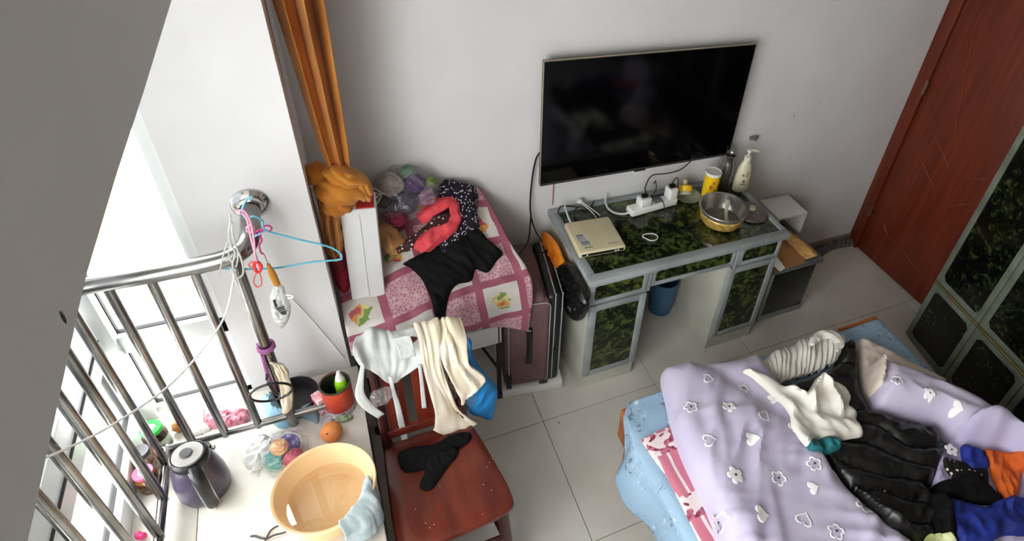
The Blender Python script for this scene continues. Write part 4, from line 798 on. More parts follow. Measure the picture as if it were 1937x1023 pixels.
MB().tube([(0.052, -0.77, 0.16), (0.063, -1.14, 0.16)], 0.011, 8).build('stretcher', m_wood_dark, ch); MB().tube([(0.325, -0.77, 0.16), (0.385, -1.14, 0.16)], 0.011, 8).build('stretcher', m_wood_dark, ch)
MB().box(0.05, 0.36, -1.16, -1.135, 0.365, 0.42, 0.004).build('apron_rail', m_wood_dark, ch)
B_CH = bvh(bpy.data.objects['seat'])
cb = thing('black_leggings', 'black knitted garment dropped on the red chair seat', 'clothing', (0.195, -0.883, 0.450))
mb1 = drape([(0.079, -0.840, 0.460), (0.123, -0.828, 0.460), (0.204, -0.843, 0.460), (0.265, -0.829, 0.460), (0.322, -0.835, 0.460), (0.340, -0.859, 0.460), (0.320, -0.882, 0.460), (0.269, -0.896, 0.460), (0.215, -0.924, 0.460), (0.150, -0.927, 0.460), (0.086, -0.908, 0.460)], B_CH, 0.006, 0.004, 0.014, 0.02, wr(0.006, 40, 40), 0.44); mb1.build('leg_piece', M('black_knit', S(13, 12, 14), 0.9, bump=0.3, bscale=200, spec=0.2), cb)
B_CH2 = bvh(bpy.data.objects['seat'], bpy.data.objects['leg_piece'])
drape([(0.127, -0.984, 0.465), (0.146, -0.950, 0.465), (0.177, -0.904, 0.465), (0.222, -0.893, 0.465), (0.279, -0.892, 0.465), (0.267, -0.921, 0.465), (0.228, -0.950, 0.465), (0.195, -0.980, 0.465), (0.167, -1.006, 0.465), (0.141, -1.004, 0.465)], B_CH2, 0.006, 0.004, 0.012, 0.016, wr(0.005, 40, 40), 0.44).build('leg_piece', bpy.data.materials['black_knit'], cb)
cr_ = MB()
for (a, b) in ((0.386, -0.975), (0.36, -1.0), (0.372, -0.985), (0.31, -0.87), (0.33, -1.06), (0.30, -1.16), (0.12, -1.12), (0.13, -1.14), (0.145, -1.135), (0.19, -1.01), (0.10, -1.06), (0.35, -1.09), (0.25, -0.93)):
    q = blob((a, b, 0.4505), (0.0018, 0.0015, 0.001), 5); cr_.add(q.v, q.f)
tag(cr_.build('crumbs', M('pale_crumbs', S(226, 214, 196), 0.9)), 'pale crumbs scattered on the red chair seat', 'crumbs', kind='stuff')
# apron, ties, towels, bag
m_apron = M('pale_grey_apron', S(202, 205, 204), 0.8, c2=S(188, 192, 191), scale=8, bump=0.15, bscale=150)
ap = thing('grey_apron', 'pale grey apron with long ties hung over the chair back', 'apron', (0.12, -0.74, 0.7))
A = csheet([[(0.023, -0.665, 0.869), (0.064, -0.665, 0.880), (0.111, -0.665, 0.848), (0.171, -0.665, 0.836), (0.233, -0.665, 0.828)], [(0.028, -0.690, 0.949), (0.072, -0.690, 0.961), (0.117, -0.690, 0.928), (0.170, -0.690, 0.919), (0.232, -0.690, 0.917)], [(0.016, -0.735, 0.962), (0.063, -0.735, 0.938), (0.115, -0.735, 0.902), (0.169, -0.735, 0.888), (0.229, -0.735, 0.883)], [(0.007, -0.755, 0.942), (0.057, -0.755, 0.885), (0.108, -0.755, 0.831), (0.159, -0.755, 0.825), (0.222, -0.755, 0.843)], [(0.021, -0.765, 0.891), (0.064, -0.765, 0.824), (0.102, -0.765, 0.756), (0.149, -0.765, 0.775), (0.207, -0.765, 0.811)]], 40, 60)
MB().grid(crease(A, 0.014, 4, 1.0, 2.0)).build('bib', m_apron, ap, solid=0.003)
E_ = csheet([[(0.131, -0.762, 0.971), (0.184, -0.762, 0.969)], [(0.140, -0.772, 0.927), (0.190, -0.772, 0.928)], [(0.141, -0.776, 0.879), (0.192, -0.776, 0.879)]], 16, 16); MB().grid(crease(E_, 0.003, 2)).build('pocket', m_apron, ap, solid=0.003)
def ribbon(name, a, b, nu=30):
    P = csheet([list(t) for t in zip(a, b)], nu, 4); return MB().grid(crease(P, 0.003, 1)).build(name, m_apron, ap, solid=0.003)
ribbon('tie', [(0.097, -0.782, 0.818), (0.098, -0.782, 0.739), (0.100, -0.782, 0.664), (0.100, -0.782, 0.571), (0.101, -0.782, 0.436)], [(0.110, -0.782, 0.813), (0.111, -0.782, 0.733), (0.118, -0.782, 0.655), (0.121, -0.782, 0.561), (0.123, -0.782, 0.431)])
ribbon('tie', [(0.194, -0.778, 0.832), (0.193, -0.778, 0.748), (0.190, -0.778, 0.675), (0.187, -0.778, 0.594)], [(0.205, -0.778, 0.827), (0.205, -0.778, 0.742), (0.204, -0.778, 0.669), (0.203, -0.778, 0.589)])
ribbon('strap', [(0.029, -0.772, 0.911), (0.005, -0.772, 0.826), (-0.013, -0.772, 0.751), (0.001, -0.772, 0.680), (0.041, -0.772, 0.598)], [(0.037, -0.772, 0.897), (0.022, -0.772, 0.813), (0.017, -0.772, 0.751), (0.033, -0.772, 0.684), (0.063, -0.772, 0.618)])
tag(drape([(0.000, -0.666, 0.530), (0.027, -0.602, 0.530), (0.057, -0.587, 0.530), (0.098, -0.603, 0.530), (0.087, -0.642, 0.530), (0.056, -0.687, 0.530), (0.024, -0.692, 0.530)], B_SILL, 0.006, 0.003, 0.0, 0.02) .build('x', m_film), 'x', 'x') if False else None
pf = np.array([(0.032, -0.790, 0.758), (0.059, -0.790, 0.773), (0.092, -0.790, 0.772), (0.100, -0.790, 0.742), (0.084, -0.790, 0.703), (0.049, -0.790, 0.697), (0.027, -0.790, 0.696)]); pc0 = pf.mean(0)
tag(inflate([(p[0]-pc0[0], p[2]-pc0[2]) for p in pf], VERT(pc0), 0.014, 0.02, 0.005, wr(0.008, 50, 50)).build('plastic_scrap', m_film), 'scrap of clear plastic caught under the apron strap', 'plastic')
m_towel = M('cream_towelling', S(232, 222, 204), 0.95, c2=S(220, 206, 180), scale=10, bump=0.5, bscale=240)
T1 = csheet([[(0.215, -0.665, 0.835), (0.251, -0.665, 0.838), (0.284, -0.665, 0.831)], [(0.208, -0.690, 0.928), (0.247, -0.690, 0.935), (0.286, -0.690, 0.929)], [(0.212, -0.740, 0.917), (0.246, -0.740, 0.914), (0.279, -0.740, 0.891)], [(0.212, -0.765, 0.809), (0.246, -0.765, 0.800), (0.274, -0.765, 0.783)], [(0.221, -0.775, 0.687), (0.254, -0.775, 0.687), (0.289, -0.775, 0.655)], [(0.229, -0.785, 0.573), (0.267, -0.785, 0.576), (0.307, -0.785, 0.549)], [(0.220, -0.800, 0.500), (0.273, -0.800, 0.482), (0.342, -0.800, 0.485)], [(0.213, -0.810, 0.488), (0.278, -0.810, 0.418), (0.374, -0.810, 0.442)]], 70, 26)
tag(MB().grid(crease(T1, 0.018, 2.2, 2.0, 2.6)).build('cream_towel', m_towel, solid=0.008), 'long cream towel hanging from chair back onto the seat', 'towel')
T2 = csheet([[(0.284, -0.665, 0.831), (0.320, -0.665, 0.823), (0.357, -0.665, 0.803)], [(0.282, -0.690, 0.933), (0.318, -0.690, 0.936), (0.356, -0.690, 0.901)], [(0.276, -0.740, 0.892), (0.316, -0.740, 0.903), (0.364, -0.740, 0.858)], [(0.278, -0.770, 0.815), (0.318, -0.770, 0.821), (0.361, -0.770, 0.803)], [(0.292, -0.785, 0.735), (0.333, -0.785, 0.740), (0.367, -0.785, 0.760)], [(0.315, -0.790, 0.640), (0.364, -0.790, 0.629), (0.416, -0.790, 0.673)], [(0.326, -0.795, 0.579), (0.346, -0.795, 0.600), (0.379, -0.795, 0.629)]], 70, 26)
tag(MB().grid(crease(T2, 0.020, 2.2, 5.0, 2.6)).build('cream_scarf', m_towel, solid=0.010), 'thick cream scarf hanging at the right of the chair back', 'scarf')
bb = np.array([(0.361, -0.735, 0.854), (0.383, -0.735, 0.840), (0.384, -0.735, 0.774), (0.406, -0.735, 0.691), (0.444, -0.735, 0.598), (0.481, -0.735, 0.492), (0.474, -0.735, 0.417), (0.448, -0.735, 0.320), (0.402, -0.735, 0.373), (0.356, -0.735, 0.442), (0.336, -0.735, 0.567), (0.340, -0.735, 0.720)]); bc = bb.mean(0)
tag(inflate([(p[0]-bc[0], p[2]-bc[2]) for p in bb], VERT(bc, 14), 0.022, 0.05, 0.008, wr(0.012, 10, 26, 1.0)).build('blue_bag', M('bright_blue_bag', S(20, 138, 206), 0.5, c2=S(12, 116, 184), scale=6)), 'bright blue cloth bag hanging at the chair back', 'bag')
pv = np.array([(0.275, -0.772, 0.658), (0.313, -0.772, 0.671), (0.345, -0.772, 0.610), (0.392, -0.772, 0.555), (0.390, -0.772, 0.497), (0.338, -0.772, 0.476), (0.282, -0.772, 0.528), (0.257, -0.772, 0.589)]); pc1 = pv.mean(0)
tag(inflate([(p[0]-pc1[0], p[2]-pc1[2]) for p in pv], VERT((pc1[0], -0.755, pc1[2])), 0.012, 0.03, 0.006, wr(0.008, 40, 40)).build('clear_pouch', m_film_grey), 'clear plastic pouch peeping out behind the cream towel', 'pouch')

# ================================================================== TV
tv = thing('television', 'flat black television with a thin gold edge mounted on the wall', 'television', (1.38, -0.04, 0.955))
TX0, TX1, TZ0, TZ1 = 0.868, 1.887, 0.955, 1.548
m_gold_e = M('champagne_edge', S(190, 176, 140), 0.3, 0.8); m_scr = M('black_screen', S(3, 3, 4), 0.09, c2=S(2, 2, 2), spec=0.25)
MB().box(TX0+0.001, TX1-0.001, -0.0695, -0.045, TZ0+0.001, TZ1-0.0015, 0.001).build('casing', m_black, tv)
MB().box(TX0, TX1, -0.067, -0.055, TZ0, TZ1, 0.002).build('edge_trim', m_gold_e, tv)
MB().box(TX0+0.02, TX1-0.02, -0.056, -0.035, TZ0+0.02, TZ1-0.02, 0.006).build('back_shell', m_black, tv)
MB().box(TX0+0.003, TX1-0.003, -0.0705, -0.066, TZ0+0.014, TZ1-0.004, 0.0005, 1).build('screen', m_scr, tv)
MB().box(TX0+0.004, TX1-0.004, -0.0715, -0.066, TZ0+0.002, TZ0+0.014, 0.002, 1).build('bottom_strip', M('dark_grey_strip', S(52, 50, 52), 0.35), tv)
MB().box(1.18, 1.58, -0.036, -0.002, 1.10, 1.40, 0.004).build('wall_bracket', m_black, tv)
MB().box(1.34, 1.40, -0.073, -0.068, TZ0-0.004, TZ0+0.004, 0.001).build('sensor', m_black, tv)
tc = MB(); tc.tube([(0.885, -0.03, 1.12), (0.862, -0.02, 1.07), (0.845, -0.02, 0.95), (0.838, -0.03, 0.80), (0.855, -0.05, 0.70), (0.885, -0.10, 0.64), (0.885, -0.16, 0.655), (0.85, -0.18, 0.66)], 0.004, 8, sub=60)
tc.tube([(0.838, -0.04, 0.78), (0.80, -0.12, 0.70), (0.74, -0.17, 0.67), (0.69, -0.24, 0.662), (0.72, -0.33, 0.655)], 0.004, 8, sub=40); tag(tc.build('tv_cable', m_cable_k), 'thick black cable looping from television down to the suitcase', 'cable')
pw = MB(); pw.tube([(0.956, -0.006, 0.97), (0.956, -0.006, 0.79)], 0.0022, 6); tag(pw.build('pink_wire', M('pinkish_wire', S(176, 130, 124), 0.6)), 'thin pinkish wire running down the wall to the desk', 'wire')
hk = MB(); hk.box(2.05, 2.10, -0.018, 0.0, 0.985, 1.005, 0.003); hk.box(2.055, 2.095, -0.022, -0.016, 0.989, 1.001, 0.002); tag(hk.build('wall_clip', M('grey_wall_clip', S(128, 126, 122), 0.6)), 'small grey clip stuck on the wall behind the lotion', 'clip')

# ================================================================== DESK
DX0, DX1, DYF, DZ = 0.930, 1.992, -0.540, 0.772
dk = thing('desk', 'grey painted kneehole desk with green marbled glass panels', 'desk', (1.46, -0.27, 0))
tp = MB(); w = 0.04
for (a, b, c, d) in ((DX0, DX1, DYF, DYF+0.045), (DX0, DX1, -0.05, -0.012), (DX0, DX0+w, DYF+0.045, -0.05), (DX1-w, DX1, DYF+0.045, -0.05)): tp.box(a, b, c, d, DZ-0.034, DZ, 0.004)
tp.box(DX0+0.01, DX1-0.01, DYF+0.01, -0.02, DZ-0.036, DZ-0.012); tp.build('top_frame', m_grey, dk)
MB().box(DX0+w, DX1-w, DYF+0.045, -0.05, DZ-0.013, DZ-0.0015).build('top_glass', m_marble, dk)
FY = DYF+0.045     # carcass front
def pedestal(x0, x1):
    m = MB(); m.box(x0, x0+0.018, FY, -0.02, 0.0, DZ-0.036); m.box(x1-0.018, x1, FY, -0.02, 0.0, DZ-0.036); m.box(x0+0.018, x1-0.018, -0.04, -0.02, 0.0, DZ-0.036); m.box(x0+0.018, x1-0.018, FY+0.004, -0.04, 0.03, 0.05); m.box(x0+0.018, x1-0.018, FY+0.001, FY+0.02, 0.0, 0.10); return m.build('pedestal', m_cream_grey, dk)
p1 = pedestal(0.945, 1.238); p2 = pedestal(1.690, 1.980)
bk = MB(); bk.box(1.238, 1.69, -0.05, -0.035, 0.45, DZ-0.036); bk.build('back_rail', m_cream_grey, dk)
def framed(parent, name, x0, x1, z0, z1, fw, y=None, th=0.02, lock=False):
    y = FY-th if y is None else y
    f = MB(); f.box(x0, x0+fw, y, y+th, z0, z1, 0.003); f.box(x1-fw, x1, y, y+th, z0, z1, 0.003); f.box(x0+fw-0.002, x1-fw+0.002, y, y+th, z0, z0+fw, 0.003); f.box(x0+fw-0.002, x1-fw+0.002, y, y+th, z1-fw, z1, 0.003)
    r = 0.012
    for (cx_, cz_, ax, az) in ((x0+fw, z0+fw, 1, 1), (x1-fw, z0+fw, -1, 1), (x0+fw, z1-fw, 1, -1), (x1-fw, z1-fw, -1, -1)):
        pts = [(cx_, cz_)]+[(cx_+ax*r*(1-math.sin(t)), cz_+az*r*(1-math.cos(t))) for t in np.linspace(0, math.pi/2, 5)]
        f.add([(p[0], y+0.001, p[1]) for p in pts]+[(p[0], y+th-0.004, p[1]) for p in pts], [tuple(range(6)), tuple(range(11, 5, -1))]+[(i, (i+1) % 6, 6+(i+1) % 6, 6+i) for i in range(6)])
    o = f.build(name, m_grey, parent); MB().box(x0+fw-0.002, x1-fw+0.002, y+0.005, y+th-0.003, z0+fw-0.002, z1-fw+0.002).build('glass_panel', m_marble, o)
    if lock: MB().lathe([(0, 0), (0.008, 0), (0.008, 0.003), (0, 0.004)], n=12, R=about(((x0+x1)/2, y, z1-fw*0.5), Matrix.Rotation(math.radians(90), 4, 'X'))).build('lock', m_black, o)
    return o
framed(dk, 'drawer', 0.948, 1.232, 0.60, 0.732, 0.024); framed(dk, 'drawer', 1.252, 1.712, 0.62, 0.732, 0.022, FY-0.016, lock=True); framed(dk, 'drawer', 1.732, 1.978, 0.612, 0.732, 0.022)
mm = MB(); mm.box(1.234, 1.250, FY-0.02, FY, 0.60, 0.735, 0.002); mm.box(1.714, 1.730, FY-0.02, FY, 0.60, 0.735, 0.002); mm.box(1.238, 1.69, FY, FY+0.4, 0.615, 0.735); mm.build('drawer_divider', m_grey, dk)
framed(dk, 'cupboard_door', 0.956, 1.238, 0.105, 0.588, 0.034); framed(dk, 'cupboard_door', 1.700, 1.978, 0.105, 0.600, 0.034)

# ---- on the desk
rt = thing('router', 'cream network router box lying on the desk', 'router', (1.055, -0.29, DZ))
RM = about((1.055, -0.287, DZ), RZ(-3.5)); m_crm = M('cream_plastic', S(214, 204, 170), 0.45, c2=S(202, 190, 154), scale=5)
MB().box(-0.110, 0.110, -0.112, 0.112, 0.003, 0.034, 0.010, 4, R=RM).build('case', m_crm, rt)
MB().box(-0.098, 0.098, -0.1135, -0.1105, 0.012, 0.025, 0.001, 1, R=RM).build('front_window', m_black, rt)
lg = MB()
for x in (-0.078, 0.055, 0.068): lg.box(x, x+0.008, -0.1145, -0.113, 0.016, 0.022, R=RM)
lg.build('indicator', m_white, rt)
sk = MB(); sk.box(-0.088, -0.052, -0.035, 0.012, 0.0338, 0.0344, R=RM); sk.box(-0.082, -0.04, -0.068, -0.036, 0.0338, 0.0344, R=RM); sk.build('sticker', M('grey_sticker', S(176, 180, 178), 0.5), rt)
sp = MB()
for k, (x, y, w_, h_) in enumerate(((-0.086, 0.002, 0.028, 0.006), (-0.085, -0.012, 0.018, 0.003), (-0.08, -0.044, 0.034, 0.003), (-0.078, -0.052, 0.032, 0.003), (-0.072, -0.061, 0.026, 0.002))): sp.box(x, x+w_, y, y+h_, 0.0343, 0.0348, R=RM)
for k in range(5): sp.box(-0.076+k*0.008, -0.071+k*0.008, -0.085, -0.079+(k % 2)*0.003, 0.0339, 0.0345, R=RM)
sp.build('sticker_print', M('grey_print', S(70, 72, 78), 0.6), rt)
lgm = MB()
for k in range(8): lgm.box(0.036+k*0.0062, 0.040+k*0.0062, -0.079, -0.076+(k % 3 == 0)*0.002, 0.0339, 0.0344, R=RM)
lgm.build('logo', bpy.data.materials['grey_print'], rt)
ps = thing('power_strip', 'white power strip with plugged adapters on the desk', 'power strip', (1.42, -0.155, DZ))
PM = about((1.422, -0.150, DZ), RZ(6)); m_strip = m_white
MB().box(-0.135, 0.135, -0.030, 0.030, 0.002, 0.038, 0.008, 3, R=PM).build('body', m_strip, ps)
for (x, w_, h_, lb) in ((-0.055, 0.030, 0.045, 0), (0.105, 0.024, 0.060, 1)):
    a = MB().box(x-w_, x+w_, -0.026, 0.026, 0.039, 0.039+h_, 0.006, 3, R=PM).build('adapter', m_strip, ps)
    MB().box(x-0.016, x+0.016, -0.012, 0.012, 0.039+h_, 0.055+h_, 0.004, 2, R=PM).build('plug', m_black, a)
MB().box(0.0, 0.05, -0.02, 0.02, 0.039, 0.047, 0.003, R=PM).build('plug', M('grey_plug', S(120, 120, 122), 0.5), ps)
sl_ = MB()
for x in (0.005, 0.02, 0.035): sl_.box(x-0.002, x+0.002, -0.0305, -0.0295, 0.012, 0.026, R=PM)
c1 = MB(); c1.tube([(1.29, -0.168, DZ+0.018), (1.26, -0.165, DZ+0.012), (1.225, -0.14, DZ+0.008), (1.21, -0.10, DZ+0.006), (1.215, -0.05, DZ+0.012), (1.235, -0.012, DZ+0.03)], 0.005, 8, sub=40); tag(c1.build('power_lead', m_cable_w), 'white lead running from power strip to the wall', 'cable')
c2 = MB(); c2.tube([(1.375, -0.155, DZ+0.10), (1.385, -0.12, DZ+0.115), (1.45, -0.06, DZ+0.13), (1.54, -0.05, DZ+0.12), (1.62, -0.05, DZ+0.13), (1.68, -0.055, DZ+0.185)], 0.003, 7, sub=50)
c2.tube([(1.395, -0.16, DZ+0.095), (1.44, -0.19, DZ+0.08), (1.455, -0.22, DZ+0.03), (1.44, -0.235, DZ+0.004), (1.38, -0.22, DZ+0.004)], 0.0025, 7, sub=40); tag(c2.build('adapter_cable', m_cable_k), 'thin black cable rising from power strip to the television', 'cable')
c3 = MB(); c3.tube([(1.52, -0.14, DZ+0.115), (1.55, -0.12, DZ+0.135), (1.575, -0.11, DZ+0.11), (1.555, -0.16, DZ+0.03), (1.55, -0.19, DZ+0.004)], 0.0025, 7, sub=40); c3.tube([(1.45, -0.09, DZ+0.10), (1.47, -0.07, DZ+0.10), (1.475, -0.08, DZ+0.06), (1.45, -0.1, DZ+0.047)], 0.0025, 7, sub=24); tag(c3.build('charger_cable', m_cable_k), 'short black charger cable curling beside the yellow lid', 'cable')
c4 = MB(); c4.tube([(0.99, -0.178, DZ+0.02), (0.985, -0.15, DZ+0.03), (0.99, -0.09, DZ+0.045), (1.005, -0.045, DZ+0.03), (1.01, -0.03, DZ+0.004)], 0.0045, 8, sub=40); tag(c4.build('router_lead', m_cable_w), 'white lead plugged into the back of the router', 'cable')
c5 = MB(); c5.tube([(0.965, -0.06, DZ+0.004), (0.975, -0.045, DZ+0.02), (1.0, -0.04, DZ+0.028), (1.06, -0.05, DZ+0.016), (1.13, -0.06, DZ+0.01), (1.16, -0.035, DZ+0.02), (1.14, -0.06, DZ+0.01), (1.145, -0.12, DZ+0.006), (1.16, -0.165, DZ+0.006)], 0.003, 7, sub=60); c5.tube([(1.07, -0.05, DZ+0.012), (1.045, -0.07, DZ+0.008), (1.03, -0.12, DZ+0.005), (1.06, -0.165, DZ+0.01)], 0.003, 7, sub=30); tag(c5.build('router_cable', m_cable_k), 'tangled thin black cable behind the router', 'cable')
c6 = MB(); c6.tube([(1.09, -0.03, DZ+0.025), (1.10, -0.06, DZ+0.02), (1.12, -0.11, DZ+0.012), (1.125, -0.15, DZ+0.006)], 0.0022, 6, sub=16); c6.tube([(1.095, -0.03, DZ+0.025), (1.115, -0.07, DZ+0.02), (1.14, -0.12, DZ+0.012), (1.15, -0.14, DZ+0.006)], 0.0022, 6, sub=16)
b_ = blob((1.09, -0.026, DZ+0.024), (0.016, 0.012, 0.012), 10, 0.1, 20); c6.add(b_.v, b_.f); tag(c6.build('wire_ends', m_cable_w), 'bundle of loose white wire ends behind the router', 'wire')
rg_ = MB(); rg_.tube([(1.277, -0.335, DZ+0.003), (1.30, -0.325, DZ+0.003), (1.335, -0.335, DZ+0.003), (1.345, -0.36, DZ+0.003), (1.325, -0.378, DZ+0.003), (1.30, -0.375, DZ+0.003), (1.285, -0.355, DZ+0.003)], 0.003, 7, closed=True, sub=40); tag(rg_.build('string_loop', m_cable_w), 'small white string loop lying on the marbled desk top', 'string')
# glass plate, yellow lidded jar
tag(MB().lathe([(0, 0.002), (0.05, 0.002), (0.068, 0.012), (0.070, 0.012), (0.052, 0), (0, 0)], (1.645, -0.118, DZ), 36).build('glass_saucer', M('cloudy_glass', S(150, 158, 140), 0.15, c2=S(130, 138, 120))), 'cloudy glass saucer between the power strip and the yellow can', 'saucer')
yj = thing('small_jar', 'small clear jar with a yellow lid lying on the saucer', 'jar', (1.625, -0.10, DZ+0.012))
YM = about((1.632, -0.105, DZ+0.045), Matrix.Rotation(math.radians(-38), 4, 'X'), Matrix.Rotation(math.radians(10), 4, 'Y'))
MB().lathe([(0, -0.012), (0.034, -0.012), (0.036, -0.009), (0.036, 0.014), (0.033, 0.017), (0, 0.017)], n=28, R=YM).build('lid', M('yellow_plastic', S(240, 192, 20), 0.4), yj)
MB().lathe([(0, 0.018), (0.012, 0.018), (0.012, 0.045), (0, 0.046)], n=16, R=YM).build('spout', M('clear_yellowish_plastic', S(216, 200, 150), 0.3), yj)
MB().lathe([(0.028, -0.012), (0.034, -0.022), (0.034, -0.03), (0, -0.032)], n=24, R=YM).build('body', M('frosted_jar', S(190, 186, 160), 0.25), yj)
# chips can
cx, cy = 1.757, -0.142; cn = thing('snack_can', 'yellow cardboard snack can with a white plastic lid', 'can', (cx, cy, DZ))
def canmat():
    t = NT('yellow_can_print'); v = t.coord(); t.base(t.ramp(t.noise(v, 38, 2, 0.5, 0.6), [(0.0, S(232, 190, 20)), (0.62, S(236, 198, 24)), (0.66, S(150, 70, 40)), (0.72, S(230, 176, 120))], 'CONSTANT'), 0.4); return t.m
MB().lathe([(0, 0), (0.039, 0), (0.0395, 0.004), (0.0395, 0.138), (0, 0.138)], (cx, cy, DZ), 36).build('tube', canmat(), cn)
MB().lathe([(0, 0.138), (0.041, 0.138), (0.042, 0.142), (0.042, 0.150), (0.039, 0.153), (0.036, 0.150), (0, 0.150)], (cx, cy, DZ), 36).build('lid', m_white, cn)
sb = MB(); a0 = -0.85
for k in range(3):
    a = a0+0.1*k; 
sb.grid([[(cx+0.0400*math.cos(a), cy+0.0400*math.sin(a), DZ+z) for a in (a0, a0+0.06)] for z in (0.02, 0.13)]); sb.build('black_stripe', m_black, cn, solid=0.0006)
for (a, z, s_) in ((-2.3, 0.02, 0.008), (-2.0, 0.025, 0.006), (-2.15, 0.08, 0.014), (-1.9, 0.105, 0.010)):
    MB().lathe([(0, 0), (1, 0), (0, 0.05)], n=10, R=about((cx+0.0393*math.cos(a), cy+0.0393*math.sin(a), DZ+z), RZ(math.degrees(a)), Matrix.Rotation(math.radians(90), 4, 'Y'), Matrix.Diagonal((s_, s_*0.7, 0.02, 1)))).build('printed_motif', bpy.data.materials.get('orange_brown_print') or M('orange_brown_print', S(196, 96, 50), 0.5), cn)
# steel flask and clear cup, lotion bottle
fx, fy = 1.868, -0.105; fk = thing('steel_flask', 'slim open stainless steel flask by the lotion bottle', 'flask', (fx, fy, DZ))
MB().lathe([(0, 0), (0.031, 0), (0.033, 0.004), (0.033, 0.14), (0.027, 0.165), (0.025, 0.185), (0.028, 0.198), (0.030, 0.21), (0.028, 0.212), (0.025, 0.205), (0.022, 0.18), (0, 0.05)], (fx, fy, DZ), 32).build('body', M('satin_flask_steel', S(150, 148, 148), 0.28, 0.9), fk)
cpx, cpy = 1.895, -0.045; tag(MB().lathe([(0, 0), (0.030, 0), (0.038, 0.22), (0.040, 0.222), (0.038, 0.216), (0.028, 0.004), (0, 0.004)], (cpx, cpy, DZ), 32).build('clear_cup', film('clear_cup_plastic', (0.93, 0.94, 0.94, 1), 0.18, 0.05, milk=0.05)), 'tall clear plastic cup by the wall behind the flask', 'cup')
lx, ly = 1.957, -0.135; lt = thing('lotion_bottle', 'pale cream lotion pump bottle on the desk corner', 'bottle', (lx, ly, DZ))
m_lot = M('ivory_plastic', S(216, 212, 182), 0.35, c2=S(208, 203, 172), scale=4)
MB().lathe([(0, 0), (0.040, 0), (0.043, 0.004), (0.043, 0.02), (0.041, 0.08), (0.036, 0.13), (0.026, 0.165), (0.018, 0.178), (0.018, 0.19), (0, 0.19)], (lx, ly, DZ), 32, sx=1.1, sy=0.8).build('body', m_lot, lt)
MB().lathe([(0, 0.186), (0.019, 0.186), (0.019, 0.205), (0.012, 0.208), (0.006, 0.21), (0.006, 0.232), (0.014, 0.234), (0.014, 0.244), (0, 0.246)], (lx, ly, DZ), 24).build('pump', M('ivory_pump', S(226, 222, 204), 0.35), lt)
MB().tube([(lx, ly, DZ+0.240), (lx+0.03, ly-0.012, DZ+0.240), (lx+0.045, ly-0.018, DZ+0.234)], [0.007, 0.006, 0.004], 10).build('nozzle', bpy.data.materials['ivory_pump'], lt)
def patch(px_, pz_, w_, h_, mat, name, off=0.0008):
    g = []
    for i in range(7):
        z = pz_-h_/2+h_*i/6; r = np.interp(z, [0, 0.02, 0.08, 0.13, 0.165], [0.043, 0.043, 0.041, 0.036, 0.026]); row = []
        for j in range(7):
            a = math.radians(-112)+(px_-w_/2+w_*j/6)/r; row.append((lx+1.1*(r+off)*math.cos(a), ly+(r+off)*0.8*math.sin(a), DZ+z))
        g.append(row)
    return MB().grid(g).build(name, mat, lt, solid=0.0006)
patch(0.004, 0.115, 0.030, 0.034, M('pale_label', S(226, 222, 190), 0.5), 'label'); m_lab = M('olive_label_print', S(130, 116, 60), 0.6)
for k in range(4): patch(0.010, 0.104+k*0.007, 0.013, 0.0022, m_lab, 'label_print', 0.0016)
patch(-0.006, 0.108, 0.010, 0.012, m_lab, 'label_print', 0.0016)
patch(0.002, 0.070, 0.012, 0.016, M('dark_mark', S(50, 30, 32), 0.6), 'mark', 0.001); patch(0.002, 0.068, 0.006, 0.008, M('rose_mark', S(214, 150, 140), 0.6), 'mark', 0.0018); patch(0.001, 0.054, 0.030, 0.005, bpy.data.materials['dark_mark'], 'brand_print', 0.001)
# pot, spoon, lid
qx, qy = 1.702, -0.345; pt = thing('cooking_pot', 'dented aluminium pot with a golden stained base on the desk', 'pot', (qx, qy, DZ))
m_alu = M('worn_aluminium', S(186, 182, 174), 0.3, 0.9, c2=S(160, 156, 148), scale=10)
MB().lathe([(0, 0.003), (0.080, 0.003), (0.094, 0.016), (0.106, 0.05), (0.112, 0.088), (0.120, 0.092), (0.122, 0.089), (0.113, 0.082), (0.1085, 0.05), (0.097, 0.012), (0.082, 0), (0, 0)], (qx, qy, DZ), 48).build('bowl', m_alu, pt)
MB().lathe([(0.083, 0.0), (0.0976, 0.0118), (0.1035, 0.03), (0.1092, 0.05), (0.1115, 0.066)], (qx, qy, DZ), 48).build('stained_base', M('golden_burnt_enamel', S(206, 176, 100), 0.35, 0.3, c2=S(168, 128, 54), scale=45), pt, solid=0.001)
MB().lathe([(0, 0.012), (0.092, 0.012), (0.0935, 0.0145), (0, 0.0145)], (qx, qy, DZ), 40).build('residue', M('grey_soup_residue', S(130, 122, 112), 0.3, c2=S(100, 92, 84), scale=20), pt)
sn = thing('spoon', 'pale plastic serving spoon leaning in the aluminium pot', 'spoon', (qx, qy, DZ+0.02))
m_sp = M('pale_green_plastic', S(196, 200, 176), 0.4)
hs = csheet([[(qx-0.012, qy-0.045, DZ+0.026), (qx+0.012, qy-0.050, DZ+0.026)], [(qx+0.006, qy-0.01, DZ+0.045), (qx+0.024, qy-0.014, DZ+0.045)], [(qx+0.03, qy+0.03, DZ+0.07), (qx+0.05, qy+0.024, DZ+0.07)], [(qx+0.045, qy+0.055, DZ+0.088), (qx+0.066, qy+0.048, DZ+0.088)]], 14, 4); MB().grid(hs).build('handle', m_sp, sn, solid=0.003)
MB().lathe([(0, -0.004), (0.024, 0.0), (0.026, 0.005), (0, 0.002)], (qx-0.012, qy-0.06, DZ+0.022), 20, sx=0.9, sy=1.2).build('bowl', m_sp, sn)
MB().lathe([(0, 0), (0.003, 0), (0.003, 0.001), (0, 0.001)], (qx+0.051, qy+0.044, DZ+0.087), 8).build('hole', m_black, sn)
